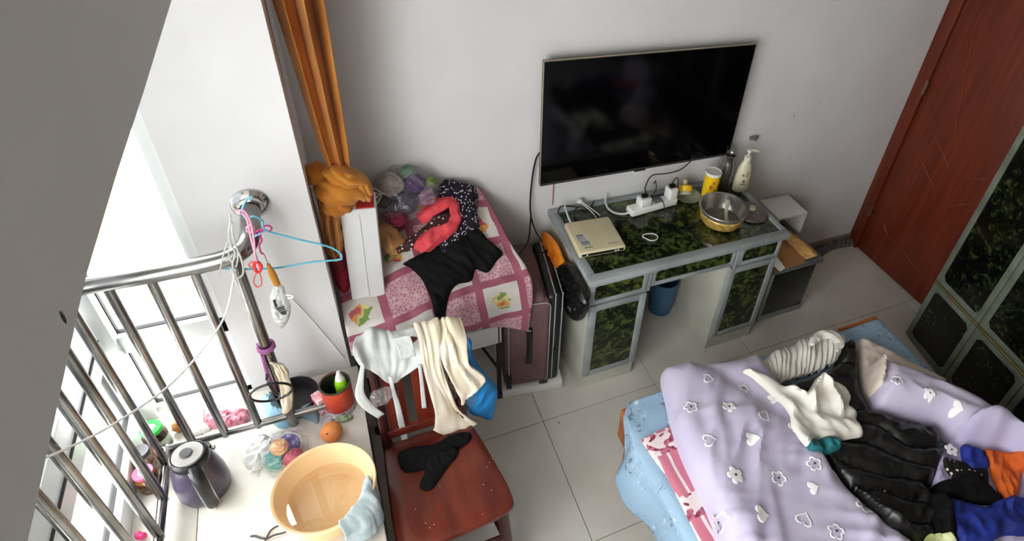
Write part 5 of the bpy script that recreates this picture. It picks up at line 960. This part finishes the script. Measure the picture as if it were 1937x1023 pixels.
ld_ = thing('pot_lid', 'dark aluminium pot lid with a pale knob beside the pot', 'pot lid', (1.888, -0.335, DZ))
LM = about((1.893, -0.335, DZ+0.004), RZ(20)); MB().lathe([(0, 0.022), (0.05, 0.018), (0.082, 0.008), (0.088, 0.0), (0.086, -0.002), (0.08, 0.004), (0, 0.017)], n=44, R=LM).build('dome', M('tarnished_aluminium', S(130, 122, 122), 0.3, 0.8, c2=S(104, 96, 96)), ld_)
MB().lathe([(0, 0.020), (0.016, 0.020), (0.018, 0.03), (0.014, 0.036), (0, 0.037)], n=20, R=LM).build('knob', M('ivory_knob', S(206, 196, 160), 0.45), ld_)

# blue bin under the desk
bn = thing('blue_bin', 'blue plastic bin tucked under the desk kneehole', 'bin', (1.60, -0.125, 0))
MB().lathe([(0, 0.006), (0.062, 0.006), (0.078, 0.235), (0.083, 0.235), (0.083, 0.228), (0.068, 0.0), (0, 0)], (1.60, -0.135, 0), 32).build('body', M('blue_plastic', S(70, 112, 150), 0.45, c2=S(58, 96, 132)), bn)
# low cabinet right of the desk
cbx0, cbx1, cby, cbz = 2.085, 2.415, -0.43, 0.41
lc = thing('low_cabinet', 'low grey cabinet with dark marbled glass right of the desk', 'cabinet', (2.25, -0.22, 0))
b_ = MB(); b_.box(cbx0, cbx1, cby+0.02, -0.02, 0.015, cbz-0.03, 0.003); b_.build('carcass', m_grey, lc)
t_ = MB()
for (a, b, c, d) in ((cbx0-0.01, cbx1+0.012, cby-0.012, cby+0.025), (cbx0-0.01, cbx1+0.012, -0.05, -0.014), (cbx0-0.01, cbx0+0.025, cby+0.025, -0.05), (cbx1-0.022, cbx1+0.012, cby+0.025, -0.05)): t_.box(a, b, c, d, cbz-0.03, cbz, 0.004)
t_.build('top_frame', M('dark_grey_paint', S(96, 104, 104), 0.5), lc); MB().box(cbx0+0.025, cbx1-0.022, cby+0.025, -0.05, cbz-0.014, cbz-0.002).build('top_glass', m_marble, lc)
MB().tube([(cbx0+0.008, cby+0.006, 0.03), (cbx0+0.008, cby+0.006, cbz-0.03)], 0.012, 10).build('corner_post', m_grey, lc)
MB().box(cbx0+0.022, cbx1-0.012, cby+0.006, cby+0.02, 0.04, cbz-0.036, 0.002).build('front_glass', M('dark_smoked_glass', S(34, 38, 34), 0.2, c2=S(22, 24, 22), scale=10), lc)
MB().box(cbx0+0.01, cbx1, cby+0.004, cby+0.02, 0.0, 0.036, 0.003).build('plinth', m_grey, lc)
# cardboard sheets
m_card = M('brown_card', S(170, 122, 76), 0.85, c2=S(152, 104, 60), scale=8); m_card2 = M('tan_card', S(206, 160, 98), 0.85, c2=S(186, 138, 78), scale=10)
def rag(pts, n=60, j=0.004, seed=1):
    P = catmull([(a, b, 0) for a, b in pts], n, True) if False else np.array(pts, float); out = []; r = np.random.default_rng(seed)
    for k in range(len(P)):
        a, b = P[k][:2], P[(k+1) % len(P)][:2]; m_ = max(2, int(np.linalg.norm(b-a)/0.02))
        for i in range(m_): q = a+(b-a)*i/m_; out.append(tuple(q+r.normal(0, j, 2)*(0 if i == 0 else 1)))
    return out
cd1 = MB().prism(rag([(2.08, -0.445), (2.28, -0.44), (2.33, -0.40), (2.30, -0.22), (2.18, -0.12), (2.09, -0.14)], j=0.004), cbz+0.001, cbz+0.005).build('cardboard_sheet', m_card); tag(cd1, 'torn brown cardboard sheet on the low cabinet', 'cardboard')
cp = csheet([[(2.285, -0.10, cbz+0.012), (2.33, -0.10, cbz+0.02), (2.36, -0.11, cbz+0.010)], [(2.29, -0.22, cbz+0.016), (2.34, -0.21, cbz+0.030), (2.38, -0.22, cbz+0.014)], [(2.30, -0.33, cbz+0.012), (2.36, -0.32, cbz+0.032), (2.40, -0.32, cbz+0.014)], [(2.31, -0.42, cbz+0.008), (2.37, -0.43, cbz+0.026), (2.41, -0.41, cbz+0.008)]], 30, 16)
tag(MB().grid(lumps(cp, 0.006, 40)).build('cardboard_flap', m_card2, solid=0.004), 'curled tan cardboard strip beside the brown sheet', 'cardboard')
pp = csheet([[(2.105, -0.33, cbz+0.012), (2.14, -0.33, cbz+0.02)], [(2.09, -0.40, cbz+0.016), (2.145, -0.40, cbz+0.024)], [(2.10, -0.455, cbz+0.012), (2.14, -0.45, cbz+0.012)]], 14, 8); tag(MB().grid(lumps(pp, 0.004, 50)).build('paper_scrap', m_white, solid=0.002), 'white paper scrap at the cardboard edge by the desk', 'paper')
# white shelf box behind
ws = MB(); ws.box(2.24, 2.45, -0.20, -0.015, 0.54, 0.555, 0.002); ws.box(2.435, 2.45, -0.20, -0.015, cbz+0.0005, 0.54, 0.002); ws.box(2.24, 2.255, -0.20, -0.015, cbz+0.0005, 0.54, 0.002); ws.box(2.255, 2.435, -0.025, -0.015, cbz+0.0005, 0.54)
tag(ws.build('white_shelf_box', m_white), 'small open white shelf box standing on the low cabinet', 'shelf')
# dusty bundle in the corner
B_F = bvh(*[o for o in bpy.data.objects if o.name.startswith('floor_tile')])
tag(drape([(2.799, -0.050, 0.030), (2.921, 0.003, 0.030), (3.046, 0.022, 0.030), (3.182, 0.039, 0.030), (3.227, 0.013, 0.030), (3.179, -0.057, 0.030), (3.098, -0.055, 0.030), (3.008, -0.049, 0.030), (2.922, -0.067, 0.030), (2.830, -0.094, 0.030)], B_F, 0.008, 0.004, 0.03, 0.03, wr(0.02, 40, 40), 0.0).build('dusty_rag', M('dusty_grey_rag', S(128, 122, 122), 0.95, c2=S(70, 64, 66), scale=40, bump=0.8, bscale=90)), 'dusty grey rag heap in the corner by the door', 'rag')
tl = MB(); 
for (u, v) in ((1572, 548), (1334, 663), (1200, 858), (1146, 957), (1130, 990)): pass

# ================================================================== BED
BXL, BXR, BYF, BYE, BZ = 0.945, 2.40, -0.912, -2.90, 0.385
bd = thing('bed', 'low orange-brown wooden bed frame at the lower right', 'bed', (1.67, -1.9, 0))
MB().box(BXL, BXL+0.03, BYE, BYF, 0.20, BZ, 0.004).build('side_rail', m_orangewood, bd); MB().box(BXR-0.03, BXR, BYE, BYF, 0.20, BZ, 0.004).build('side_rail', m_orangewood, bd)
MB().box(BXL+0.03, BXR-0.03, BYF-0.03, BYF, 0.20, BZ+0.004, 0.004).build('foot_rail', m_orangewood, bd); MB().box(2.12, 2.37, BYF-0.002, BYF+0.012, 0.30, 0.428, 0.004).build('foot_rail_cap', m_orangewood, bd); MB().box(BXL, BXR, BYE, BYE+0.03, 0.2, 0.75, 0.01).build('headboard', m_orangewood, bd)
for x in (BXL+0.03, BXR-0.09):
    for y in (BYF-0.09, BYE+0.04): MB().box(x, x+0.06, y, y+0.06, 0.0, 0.20, 0.004).build('leg', m_orangewood, bd)
mt = MB().box(BXL+0.035, BXR-0.035, BYE+0.035, BYF-0.04, 0.22, 0.405, 0.015, 3).build('mattress', M('plain_mattress', S(196, 200, 206), 0.9), bd)
def bluesheet():
    t = NT('light_blue_sheet'); v = t.coord(); n1 = t.noise(v, 7, 4, 0.6, 0.8); n2 = t.noise(v, 26, 3, 0.6, 1.2)
    c = t.ramp(n2, [(0.36, S(104, 120, 136)), (0.40, S(142, 170, 194)), (0.60, S(152, 180, 204)), (0.68, S(198, 212, 222))])
    t.base(t.mix(t.math('GREATER_THAN', n1, 0.50), S(150, 178, 202), c), 0.85, 0, 0.3); t.bump(t.noise(v, 120, 2), 0.15, 0.002); return t.m
ctl = []
for (y, hx, hz, ex, ez) in ((-0.906, 0.985, 0.36, 0.99, 0.385), (-0.912, 0.975, 0.395, 0.985, 0.408), (-0.94, 0.945, 0.37, 0.962, 0.412), (-1.00, 0.925, 0.34, 0.940, 0.412), (-1.06, 0.895, 0.27, 0.936, 0.408), (-1.11, 0.850, 0.215, 0.925, 0.404), (-1.17, 0.848, 0.19, 0.93, 0.404), (-1.24, 0.885, 0.17, 0.93, 0.406), (-1.32, 0.915, 0.15, 0.935, 0.408), (-1.40, 0.905, 0.16, 0.935, 0.408), (-1.6, 0.90, 0.18, 0.935, 0.408), (-2.2, 0.90, 0.18, 0.935, 0.408)):
    back = y > -0.908
    ctl.append([(hx, y, hz), ((hx+ex)/2, y, (hz+ez)/2+0.02*(not back)), (ex, y, ez), (1.05, y, 0.39 if back else 0.412), (1.5, y, 0.38 if back else 0.412), (2.1, y, 0.39 if back else 0.412), (2.36, y, 0.385 if back else 0.412), (2.415, y, 0.36), (2.43, y, 0.27)])
P = csheet(ctl, 120, 130); Zn = np.array([[nz(p[0]*11, p[1]*11, p[2]*8) for p in r] for r in P]); P[..., 2] += 0.006*np.maximum(Zn, -0.2); P[..., 0] += 0.02*Zn*np.clip((0.95-P[..., 0])/0.06, 0, 1)
bsh = MB().grid(P).build('blue_bedsheet', bluesheet(), solid=0.002); tag(bsh, 'light blue bedsheet hanging ragged over the bed side', 'bedsheet')
B0 = bvh(bsh)
def pinkmat():
    t = NT('pink_striped_cover'); uv = t.n('ShaderNodeUVMap').outputs[0]; mp = t.n('ShaderNodeMapping'); t.put(mp.inputs[0], uv); mp.inputs[1].default_value = (-0.96, 1.092, 0); mp.inputs[2].default_value = (0, 0, 0)
    sp = t.n('ShaderNodeSeparateXYZ'); t.put(sp.inputs[0], mp.outputs[0]); fy = t.math('FRACT', t.math('DIVIDE', t.math('MULTIPLY', sp.outputs[1], -1.0), 0.262)); blk = t.math('LESS_THAN', fy, 0.34)
    wob = t.math('MULTIPLY', t.noise(uv, 6, 2), 0.02)
    fx = t.math('FRACT', t.math('DIVIDE', t.math('ADD', sp.outputs[0], wob), 0.052)); st = t.math('LESS_THAN', fx, 0.24)
    stripes = t.mix(st, S(206, 122, 142), S(236, 222, 224)); n = t.noise(uv, 17, 2, 0.5, 1.0)
    blob_ = t.mix(t.math('GREATER_THAN', n, 0.50), S(232, 218, 216), t.ramp(t.noise(uv, 50, 2), [(0.4, S(136, 48, 78)), (0.6, S(196, 120, 140))]))
    t.base(t.mix(blk, stripes, blob_), 0.85, 0, 0.3); return t.m
pm = drape([(0.944, -1.089, 0.425), (1.036, -1.079, 0.425), (1.134, -1.078, 0.425), (1.398, -1.188, 0.425), (1.219, -1.577, 0.425), (1.157, -1.721, 0.425), (0.941, -1.631, 0.425), (0.954, -1.513, 0.425), (0.961, -1.390, 0.425), (0.966, -1.262, 0.425), (0.953, -1.184, 0.425)], B0, 0.014, 0.008, 0.006, 0.03, wr(0.004, 10, 10), 0.3, 3, smooth_outline=False)
pmo = pm.build('pink_cover', pinkmat()); tag(pmo, 'pink and white striped cover under the lavender quilt', 'cover')
B1 = bvh(bsh, pmo)
def lav(name, c=S(196, 189, 212), c2=S(184, 175, 203)):
    return M(name, c, 0.75, c2=c2, scale=4, bump=0.12, bscale=25, sheen=0.2)
m_lav = lav('lavender_quilt_cloth')
def qfold(x, y):
    # soft long creases plus the valley where the quilt is folded over
    a = wr(0.026, 3.2, 11, 0.9, 2.0)(x, y)+wr(0.012, 3, 15, 0.25, 7.0)(x, y)*np.clip((-0.95-y)/0.3, 0.2, 1)+wr(0.016, 3, 14, -0.5, 11.0)(x, y)*np.clip((-1.35-y)/0.2, 0, 1)
    a = a*np.clip(0.55+1.6*nz(x*2.6, y*2.6, 8.0), 0.12, 1.2)
    l = (x-1.50)+0.45*(y+1.15); l2 = (x-1.62)+0.55*(y+1.3)
    a -= 0.040*math.exp(-(l2/0.035)**2)*np.clip((-1.05-y)/0.25, 0, 1)
    a -= 0.020*math.exp(-((l+0.05)/0.05)**2)
    return a
qo = [(1.148, -0.864, 0.440), (1.195, -0.845, 0.440), (1.287, -0.852, 0.440), (1.383, -0.897, 0.440), (1.508, -0.921, 0.440), (1.600, -0.933, 0.440)]+[(1.605, -1.078, 0.500), (1.610, -1.217, 0.500), (1.559, -1.428, 0.500), (1.556, -1.610, 0.500), (1.629, -1.823, 0.500), (1.677, -2.008, 0.500), (1.377, -1.996, 0.500), (1.033, -1.770, 0.500), (1.010, -1.640, 0.500), (1.006, -1.572, 0.500), (1.022, -1.457, 0.500), (1.035, -1.314, 0.500), (1.057, -1.148, 0.500)]+[(1.103, -0.999, 0.460)]
q1 = drape(qo, B1, 0.0105, 0.02, 0.085, 0.09, qfold, 0.42, 4); q1o = q1.build('quilt_panel', m_lav)
B2 = bvh(q1o)
ql = thing('lavender_quilt', 'thick lavender quilt with white flowers and hearts spread on the bed', 'quilt', (1.4, -1.3, 0.45)); q1o.parent = ql; q1o.matrix_parent_inverse = Matrix.Translation(-Vector(ql.location))
m_print = M('white_print', S(246, 244, 246), 0.8, c2=S(240, 238, 240)); m_printf = M('pale_print', S(216, 210, 224), 0.8); m_eye = M('dark_flower_eye', S(50, 46, 66), 0.8)
def decal(parent, B, c, r, kind, rot, mat=None):
    n = 44; m = MB(); ring = kind[1] == 'o'; A = np.linspace(0, 2*math.pi, n, endpoint=False)
    if kind[0] == 'f': rad = 0.50+0.50*np.sqrt(np.abs(np.cos(2.5*A))); X_, Y_ = rad*np.cos(A), rad*np.sin(A)
    else: X_, Y_ = np.sin(A)**3, (13*np.cos(A)-5*np.cos(2*A)-2*np.cos(3*A)-np.cos(4*A))/16+0.1
    cr_, sr_ = math.cos(rot), math.sin(rot); X_, Y_ = r*(cr_*X_-sr_*Y_), r*(sr_*X_+cr_*Y_)
    rows = []
    for f in ((0.72, 0.86, 1.0) if ring else (0.05, 0.35, 0.7, 1.0)):
        row = []
        for x, y in zip(X_, Y_):
            x, y = c[0]+f*x, c[1]+f*y; h = B.ray_cast(Vector((x, y, 3)), Vector((0, 0, -1))); row.append((x, y, (h[0].z if h[0] else 0.5)+0.002))
        rows.append(row)
    m.grid(rows, cv=True)
    if not ring: m.f.append(tuple(range(n)))
    m.build('printed_flower' if kind[0] == 'f' else 'printed_heart', mat or m_print, parent, ang=180, solid=0.0006)
    if kind[0] == 'f':
        h = B.ray_cast(Vector((c[0], c[1], 3)), Vector((0, 0, -1))); z = (h[0].z if h[0] else 0.5)+0.004
        MB().lathe([(0, 0.001), (r*0.14, 0.0), (r*0.14, -0.001)], (c[0], c[1], z), 10).build('flower_eye', m_eye, parent)
for (c, r, k, rt_) in (
    ((1.146, -1.092, 0.560), 0.030, 'fo', 0.2), ((1.286, -1.151, 0.560), 0.030, 'ff', 0.5), ((1.285, -1.001, 0.550), 0.026, 'ho', 1.0), ((1.484, -1.040, 0.540), 0.022, 'ho', 2.0), ((1.407, -1.086, 0.550), 0.024, 'fo', 0.9),
    ((1.501, -1.170, 0.550), 0.028, 'ff', 0.1), ((1.394, -1.241, 0.560), 0.028, 'ho', 0.3), ((1.135, -1.251, 0.560), 0.030, 'ho', 1.3), ((1.291, -1.307, 0.560), 0.030, 'hf', 1.0), ((1.482, -1.323, 0.550), 0.026, 'hf', 1.7),
    ((1.147, -1.405, 0.560), 0.034, 'ff', 0.3), ((1.292, -1.471, 0.560), 0.030, 'fo', 0.7), ((1.449, -1.478, 0.550), 0.030, 'fo', 0.1), ((1.539, -1.528, 0.540), 0.024, 'hf', 0.4), ((1.394, -1.547, 0.540), 0.024, 'hf', 1.4),
    ((1.023, -1.508, 0.540), 0.030, 'fo', 0.6), ((1.152, -1.562, 0.560), 0.030, 'hf', 1.2), ((1.291, -1.623, 0.560), 0.030, 'ho', 2.2), ((1.528, -1.668, 0.530), 0.034, 'fo', 0.2), ((1.364, -1.702, 0.540), 0.030, 'fo', 0.9)):
    decal(ql, B2, c, r, k, rt_)
# folded-back far part of the quilt on the right (roll with white lining)
q2 = drape([(1.994, -1.220, 0.540), (2.056, -1.181, 0.540), (2.108, -1.225, 0.540), (2.189, -1.304, 0.540), (2.272, -1.407, 0.540), (2.322, -1.504, 0.540), (2.363, -1.616, 0.540), (2.410, -1.789, 0.540), (2.418, -1.980, 0.540), (2.217, -1.963, 0.540), (2.267, -1.713, 0.540), (2.202, -1.653, 0.540), (2.129, -1.583, 0.540), (2.093, -1.507, 0.540), (2.020, -1.447, 0.540), (1.939, -1.394, 0.540), (1.904, -1.354, 0.540), (1.926, -1.297, 0.540)], bvh(bsh), 0.014, 0.03, 0.15, 0.085, wr(0.010, 16, 8, 0.6, 3.0), 0.42, 4)
q2o = q2.build('quilt_roll', m_lav); B3 = bvh(q2o)
q2t = thing('rolled_quilt', 'rolled-back lavender quilt with flower print along the wardrobe side', 'quilt', (2.1, -1.4, 0.45)); q2o.parent = q2t; q2o.matrix_parent_inverse = Matrix.Translation(-Vector(q2t.location))
for (c, r, k, rt_) in (((1.994, -1.327, 0.660), 0.026, 'fo', 0.2), ((2.082, -1.427, 0.670), 0.026, 'ff', 0.6), ((2.147, -1.520, 0.670), 0.026, 'hf', 0.6), ((1.913, -1.460, 0.660), 0.026, 'fo', 0.4), ((2.212, -1.600, 0.660), 0.026, 'fo', 0.1), ((2.046, -1.622, 0.660), 0.028, 'ff', 0.9), ((2.013, -1.544, 0.660), 0.024, 'ho', 0.9)):
    decal(q2t, B3, c, r, k, rt_)
ql_ = drape([(2.132, -1.014, 0.500), (2.165, -1.026, 0.500), (2.208, -1.086, 0.500), (2.255, -1.173, 0.500), (2.313, -1.272, 0.500), (2.355, -1.357, 0.500), (2.259, -1.351, 0.500), (2.165, -1.286, 0.500), (2.121, -1.233, 0.500), (2.078, -1.205, 0.500), (2.008, -1.258, 0.500), (1.955, -1.305, 0.500), (1.934, -1.277, 0.500), (2.011, -1.161, 0.500)], bvh(bsh, q2o), 0.010, 0.006, 0.055, 0.03, wr(0.008, 14, 14), 0.42, 4)
ql_.build('white_lining', M('white_cotton_lining', S(222, 208, 196), 0.85, c2=S(208, 192, 180)), q2t)

# cream ruffled cloth at the foot edge
m_cream = M('cream_cotton_cloth', S(228, 224, 216), 0.85, c2=S(218, 212, 202), scale=6, bump=0.15, bscale=80)
fa = catmull([(1.593, -0.943, 0.440), (1.736, -0.931, 0.440), (1.888, -0.915, 0.440), (2.017, -0.916, 0.440), (2.074, -0.965, 0.440)], 150); ne = catmull([(1.585, -1.015, 0.470), (1.632, -1.075, 0.470), (1.741, -1.085, 0.470), (1.876, -1.086, 0.470), (1.979, -1.065, 0.470)], 150); rows = []
for i in range(150):
    s_ = i/149; ph = 2*math.pi*(17*s_+1.3*nz(s_*6, 0.5, 1.0)); row = []
    for j in range(26):
        t_ = j/25; p = fa[i]*(1-t_)+ne[i]*t_; q = math.sin(ph+1.6*nz(s_*5, t_*2.5, 4.0)); am = 0.004+0.011*t_*(0.6+0.8*abs(nz(s_*9, 2.0, 3.0)))
        row.append((p[0]+0.006*q*t_, p[1]+0.008*nz(s_*14, t_*2, 6), 0.432+0.062*math.sin(math.pi*min(1, 0.06+t_*0.86))**0.7*(0.75+0.35*s_)+am*q+0.020*nz(s_*7, t_*2.2, 9.0)))
    rows.append(row)
rf = MB().grid(rows)
rfo = rf.build('ruffled_cloth', m_cream, solid=0.006); tag(rfo, 'cream ruffled cloth heaped along the bed foot', 'cloth')
# black down jacket
def baffle(x, y):
    a = 0.9; p = x*math.cos(a)+y*math.sin(a); return 0.024*abs(math.sin(p*36+1.5*nz(x*6, y*6)))+wr(0.010, 22, 22, 0.3)(x, y)*0.8+0.015*nz(x*6, y*6, 3)
m_down = M('black_nylon', S(13, 12, 12), 0.36, c2=S(8, 8, 8), scale=8, spec=0.5, bump=0.35, bscale=45)
jk = drape([(2.064, -1.003, 0.550), (2.082, -1.030, 0.550), (2.076, -1.068, 0.550), (1.990, -1.166, 0.550), (1.916, -1.258, 0.550), (1.886, -1.327, 0.550), (1.929, -1.398, 0.550), (2.012, -1.449, 0.550), (2.074, -1.491, 0.550), (2.079, -1.540, 0.550), (2.020, -1.618, 0.550), (1.925, -1.676, 0.550), (1.841, -1.699, 0.550), (1.837, -1.752, 0.550), (1.816, -1.807, 0.550), (1.726, -1.850, 0.550), (1.655, -1.844, 0.550), (1.585, -1.802, 0.550), (1.551, -1.749, 0.550), (1.546, -1.677, 0.550), (1.545, -1.592, 0.550), (1.541, -1.501, 0.550), (1.547, -1.429, 0.550), (1.570, -1.344, 0.550), (1.583, -1.245, 0.550), (1.572, -1.173, 0.550), (1.596, -1.116, 0.550), (1.688, -1.115, 0.550), (1.806, -1.113, 0.550), (1.889, -1.104, 0.550), (1.967, -1.062, 0.550)], bvh(bsh, q1o, q2o, rfo), 0.0095, 0.012, 0.06, 0.05, baffle, 0.42, 6)
jko = jk.build('down_jacket', m_down); tag(jko, 'black quilted down jacket sprawled across the bed', 'jacket')
B4 = bvh(bsh, q1o, q2o, jko, rfo)
# teal cloth and white shirt
tl_o = drape([(1.467, -1.408, 0.600), (1.514, -1.388, 0.600), (1.594, -1.402, 0.600), (1.622, -1.430, 0.600), (1.604, -1.456, 0.600), (1.557, -1.459, 0.600), (1.504, -1.446, 0.600), (1.470, -1.433, 0.600)], B4, 0.007, 0.004, 0.018, 0.02, wr(0.010, 40, 40), 0.42, 3).build('teal_cloth', M('teal_cloth', S(26, 116, 124), 0.8, c2=S(16, 86, 96))); tag(tl_o, 'teal cloth sticking out under the white shirt', 'cloth')
B5 = bvh(bsh, q1o, q2o, jko, rfo, tl_o)
RIDGE = np.array([p[:2] for p in [(1.611, -1.278, 0.640), (1.637, -1.234, 0.640), (1.678, -1.199, 0.640), (1.731, -1.179, 0.640), (1.739, -1.216, 0.640), (1.727, -1.268, 0.640), (1.702, -1.333, 0.640)]])
def wfold(x, y):
    d = min(float(np.linalg.norm((np.array([x, y])-a)-np.clip(((np.array([x, y])-a) @ (b-a))/((b-a) @ (b-a)), 0, 1)*(b-a))) for a, b in zip(RIDGE, RIDGE[1:]))
    return wr(0.010, 5, 18, 1.9, 4.0)(x, y)+wr(0.004, 20, 20, 0.2)(x, y)+0.04*math.exp(-(d/0.016)**2)
sh_o = drape([(1.443, -1.021, 0.600), (1.477, -1.021, 0.600), (1.514, -1.064, 0.600), (1.548, -1.111, 0.600), (1.579, -1.160, 0.600), (1.603, -1.205, 0.600), (1.663, -1.191, 0.600), (1.720, -1.164, 0.600), (1.774, -1.148, 0.600), (1.783, -1.178, 0.600), (1.812, -1.218, 0.600), (1.818, -1.249, 0.600), (1.807, -1.287, 0.600), (1.775, -1.316, 0.600), (1.776, -1.357, 0.600), (1.751, -1.387, 0.600), (1.732, -1.443, 0.600), (1.677, -1.434, 0.600), (1.629, -1.423, 0.600), (1.572, -1.396, 0.600), (1.520, -1.390, 0.600), (1.461, -1.415, 0.600), (1.461, -1.375, 0.600), (1.471, -1.317, 0.600), (1.497, -1.264, 0.600), (1.500, -1.185, 0.600), (1.482, -1.110, 0.600), (1.465, -1.058, 0.600)], B5, 0.009, 0.005, 0.018, 0.03, wfold, 0.42, 8)
sho = sh_o.build('white_shirt', m_cream); tag(sho, 'crumpled white shirt lying over the jacket and quilt', 'shirt')
# right-hand pile of clothes
B6 = bvh(bsh, q1o, q2o, jko)
cuff = MB(); fat(cuff, [(1.843, -0.996, 0.520), (1.894, -0.968, 0.520), (1.948, -0.967, 0.520), (1.978, -0.998, 0.520), (1.967, -1.041, 0.520), (1.922, -1.063, 0.520)], [0.012, 0.020, 0.024, 0.024, 0.018, 0.008], 0.7, 0.7, 20, 40); cuff.build('rolled_edge', m_cream, rfo)
m_blue = M('royal_blue_cloth', S(20, 46, 146), 0.75, c2=S(12, 30, 108), scale=6, bump=0.15, bscale=60)
un = drape([(1.920, -1.664, 0.460), (2.128, -1.574, 0.460), (2.271, -1.590, 0.460), (2.326, -1.703, 0.460), (2.388, -1.851, 0.460), (2.321, -2.047, 0.460), (2.042, -2.108, 0.460), (1.841, -2.005, 0.460), (1.709, -1.913, 0.460), (1.763, -1.818, 0.460)], B6, 0.012, 0.01, 0.05, 0.06, wr(0.012, 12, 12), 0.42, 3).build('lavender_sheet', lav('crumpled_lavender', S(178, 168, 204))); tag(un, 'crumpled lavender sheet below the heap of clothes', 'sheet')
B7 = bvh(bsh, q1o, q2o, jko, un)
f1 = drape([(1.967, -1.644, 0.540), (2.021, -1.649, 0.540), (2.059, -1.680, 0.540), (2.090, -1.716, 0.540), (2.111, -1.743, 0.540), (2.067, -1.783, 0.540), (2.040, -1.795, 0.540), (1.998, -1.767, 0.540), (1.968, -1.744, 0.540), (1.959, -1.706, 0.540)], B7, 0.008, 0.005, 0.016, 0.03, wr(0.008, 22, 22), 0.42, 3).build('floral_blouse', floral('black_floral_cloth', S(16, 13, 14), 48, 0.24)); tag(f1, 'black floral top among the clothes at the right', 'top')
b2_ = drape([(2.094, -1.628, 0.550), (2.136, -1.629, 0.550), (2.155, -1.659, 0.550), (2.183, -1.687, 0.550), (2.154, -1.719, 0.550), (2.095, -1.743, 0.550), (2.049, -1.720, 0.550), (2.051, -1.684, 0.550)], B7, 0.007, 0.006, 0.014, 0.03, wr(0.018, 16, 26), 0.42, 3).build('blue_garment', m_blue); tag(b2_, 'small royal blue garment below the rolled quilt', 'garment')
o2 = drape([(2.174, -1.674, 0.550), (2.212, -1.689, 0.550), (2.260, -1.737, 0.550), (2.238, -1.800, 0.550), (2.099, -1.879, 0.550), (2.051, -1.870, 0.550), (2.077, -1.816, 0.550), (2.127, -1.745, 0.550)], bvh(bsh, q2o, un, b2_), 0.008, 0.006, 0.014, 0.03, wr(0.020, 10, 30, 0.7), 0.42, 3).build('orange_garment', M('orange_cloth', S(216, 98, 26), 0.8, c2=S(190, 78, 16))); tag(o2, 'orange garment at the right edge of the clothes heap', 'garment')
k2 = drape([(1.859, -1.699, 0.520), (1.956, -1.715, 0.520), (2.026, -1.755, 0.520), (2.054, -1.795, 0.520), (2.069, -1.839, 0.520), (2.032, -1.856, 0.520), (1.954, -1.814, 0.520), (1.893, -1.774, 0.520), (1.833, -1.797, 0.520), (1.796, -1.863, 0.520), (1.746, -1.872, 0.520), (1.708, -1.847, 0.520), (1.773, -1.772, 0.520)], bvh(bsh, q1o, jko, un, f1), 0.009, 0.006, 0.028, 0.03, wr(0.010, 20, 20), 0.42, 3).build('black_skirt', M('matte_black_cloth', S(8, 8, 8), 0.9, spec=0.2)); tag(k2, 'matte black skirt beside the large blue garment', 'skirt')
b3 = drape([(1.863, -1.774, 0.540), (1.928, -1.800, 0.540), (1.968, -1.837, 0.540), (2.041, -1.850, 0.540), (2.158, -1.875, 0.540), (2.197, -1.955, 0.540), (2.046, -1.976, 0.540), (1.953, -1.938, 0.540), (1.869, -1.938, 0.540), (1.808, -1.921, 0.540), (1.770, -1.897, 0.540), (1.806, -1.837, 0.540)], bvh(bsh, q1o, jko, un, f1, k2, o2), 0.009, 0.006, 0.02, 0.04, wr(0.030, 8, 20, 0.5), 0.42, 3).build('blue_garment', m_blue); tag(b3, 'large royal blue garment at the lower right corner of the bed', 'garment')
lm_ = drape([(1.669, -1.834, 0.520), (1.757, -1.862, 0.520), (1.775, -1.897, 0.520), (1.767, -1.965, 0.520), (1.631, -1.927, 0.520)], bvh(bsh, q1o, jko, un, k2), 0.010, 0.005, 0.02, 0.03, wr(0.005, 20, 20), 0.42, 3).build('lime_bag', M('lime_bag_plastic', S(170, 206, 70), 0.4, c2=S(226, 222, 190), scale=9)); tag(lm_, 'lime green bag corner at the bottom of the bed', 'bag')
# grey tissue on the floor by the bed side
tag(drape([(0.970, -1.179, 0.030), (0.995, -1.174, 0.030), (1.001, -1.201, 0.030), (0.983, -1.223, 0.030), (0.985, -1.252, 0.030), (0.964, -1.262, 0.030), (0.956, -1.240, 0.030), (0.968, -1.207, 0.030)], B_F, 0.005, 0.004, 0.016, 0.015, wr(0.012, 60, 60), 0.0).build('grey_tissue', M('grey_tissue', S(168, 164, 160), 0.9)), 'crumpled grey tissue on the floor beside the bed', 'tissue')
for k, (u, lb) in enumerate((((1.685, -0.514, 0.000), 'tiny dark speck on the floor before the right desk pedestal'), ((2.715, -0.360, 0.000), 'tiny dark speck on the floor between low cabinet and door'), ((0.788, -0.645, 0.000), 'tiny dark speck on the floor tile before the suitcase'))):
    tag(blob((u[0], u[1], 0.002), (0.004, 0.003, 0.002), 6, 0.2, 30, k).build('floor_speck', m_black), lb, 'dirt', 'specks of dirt on the floor')
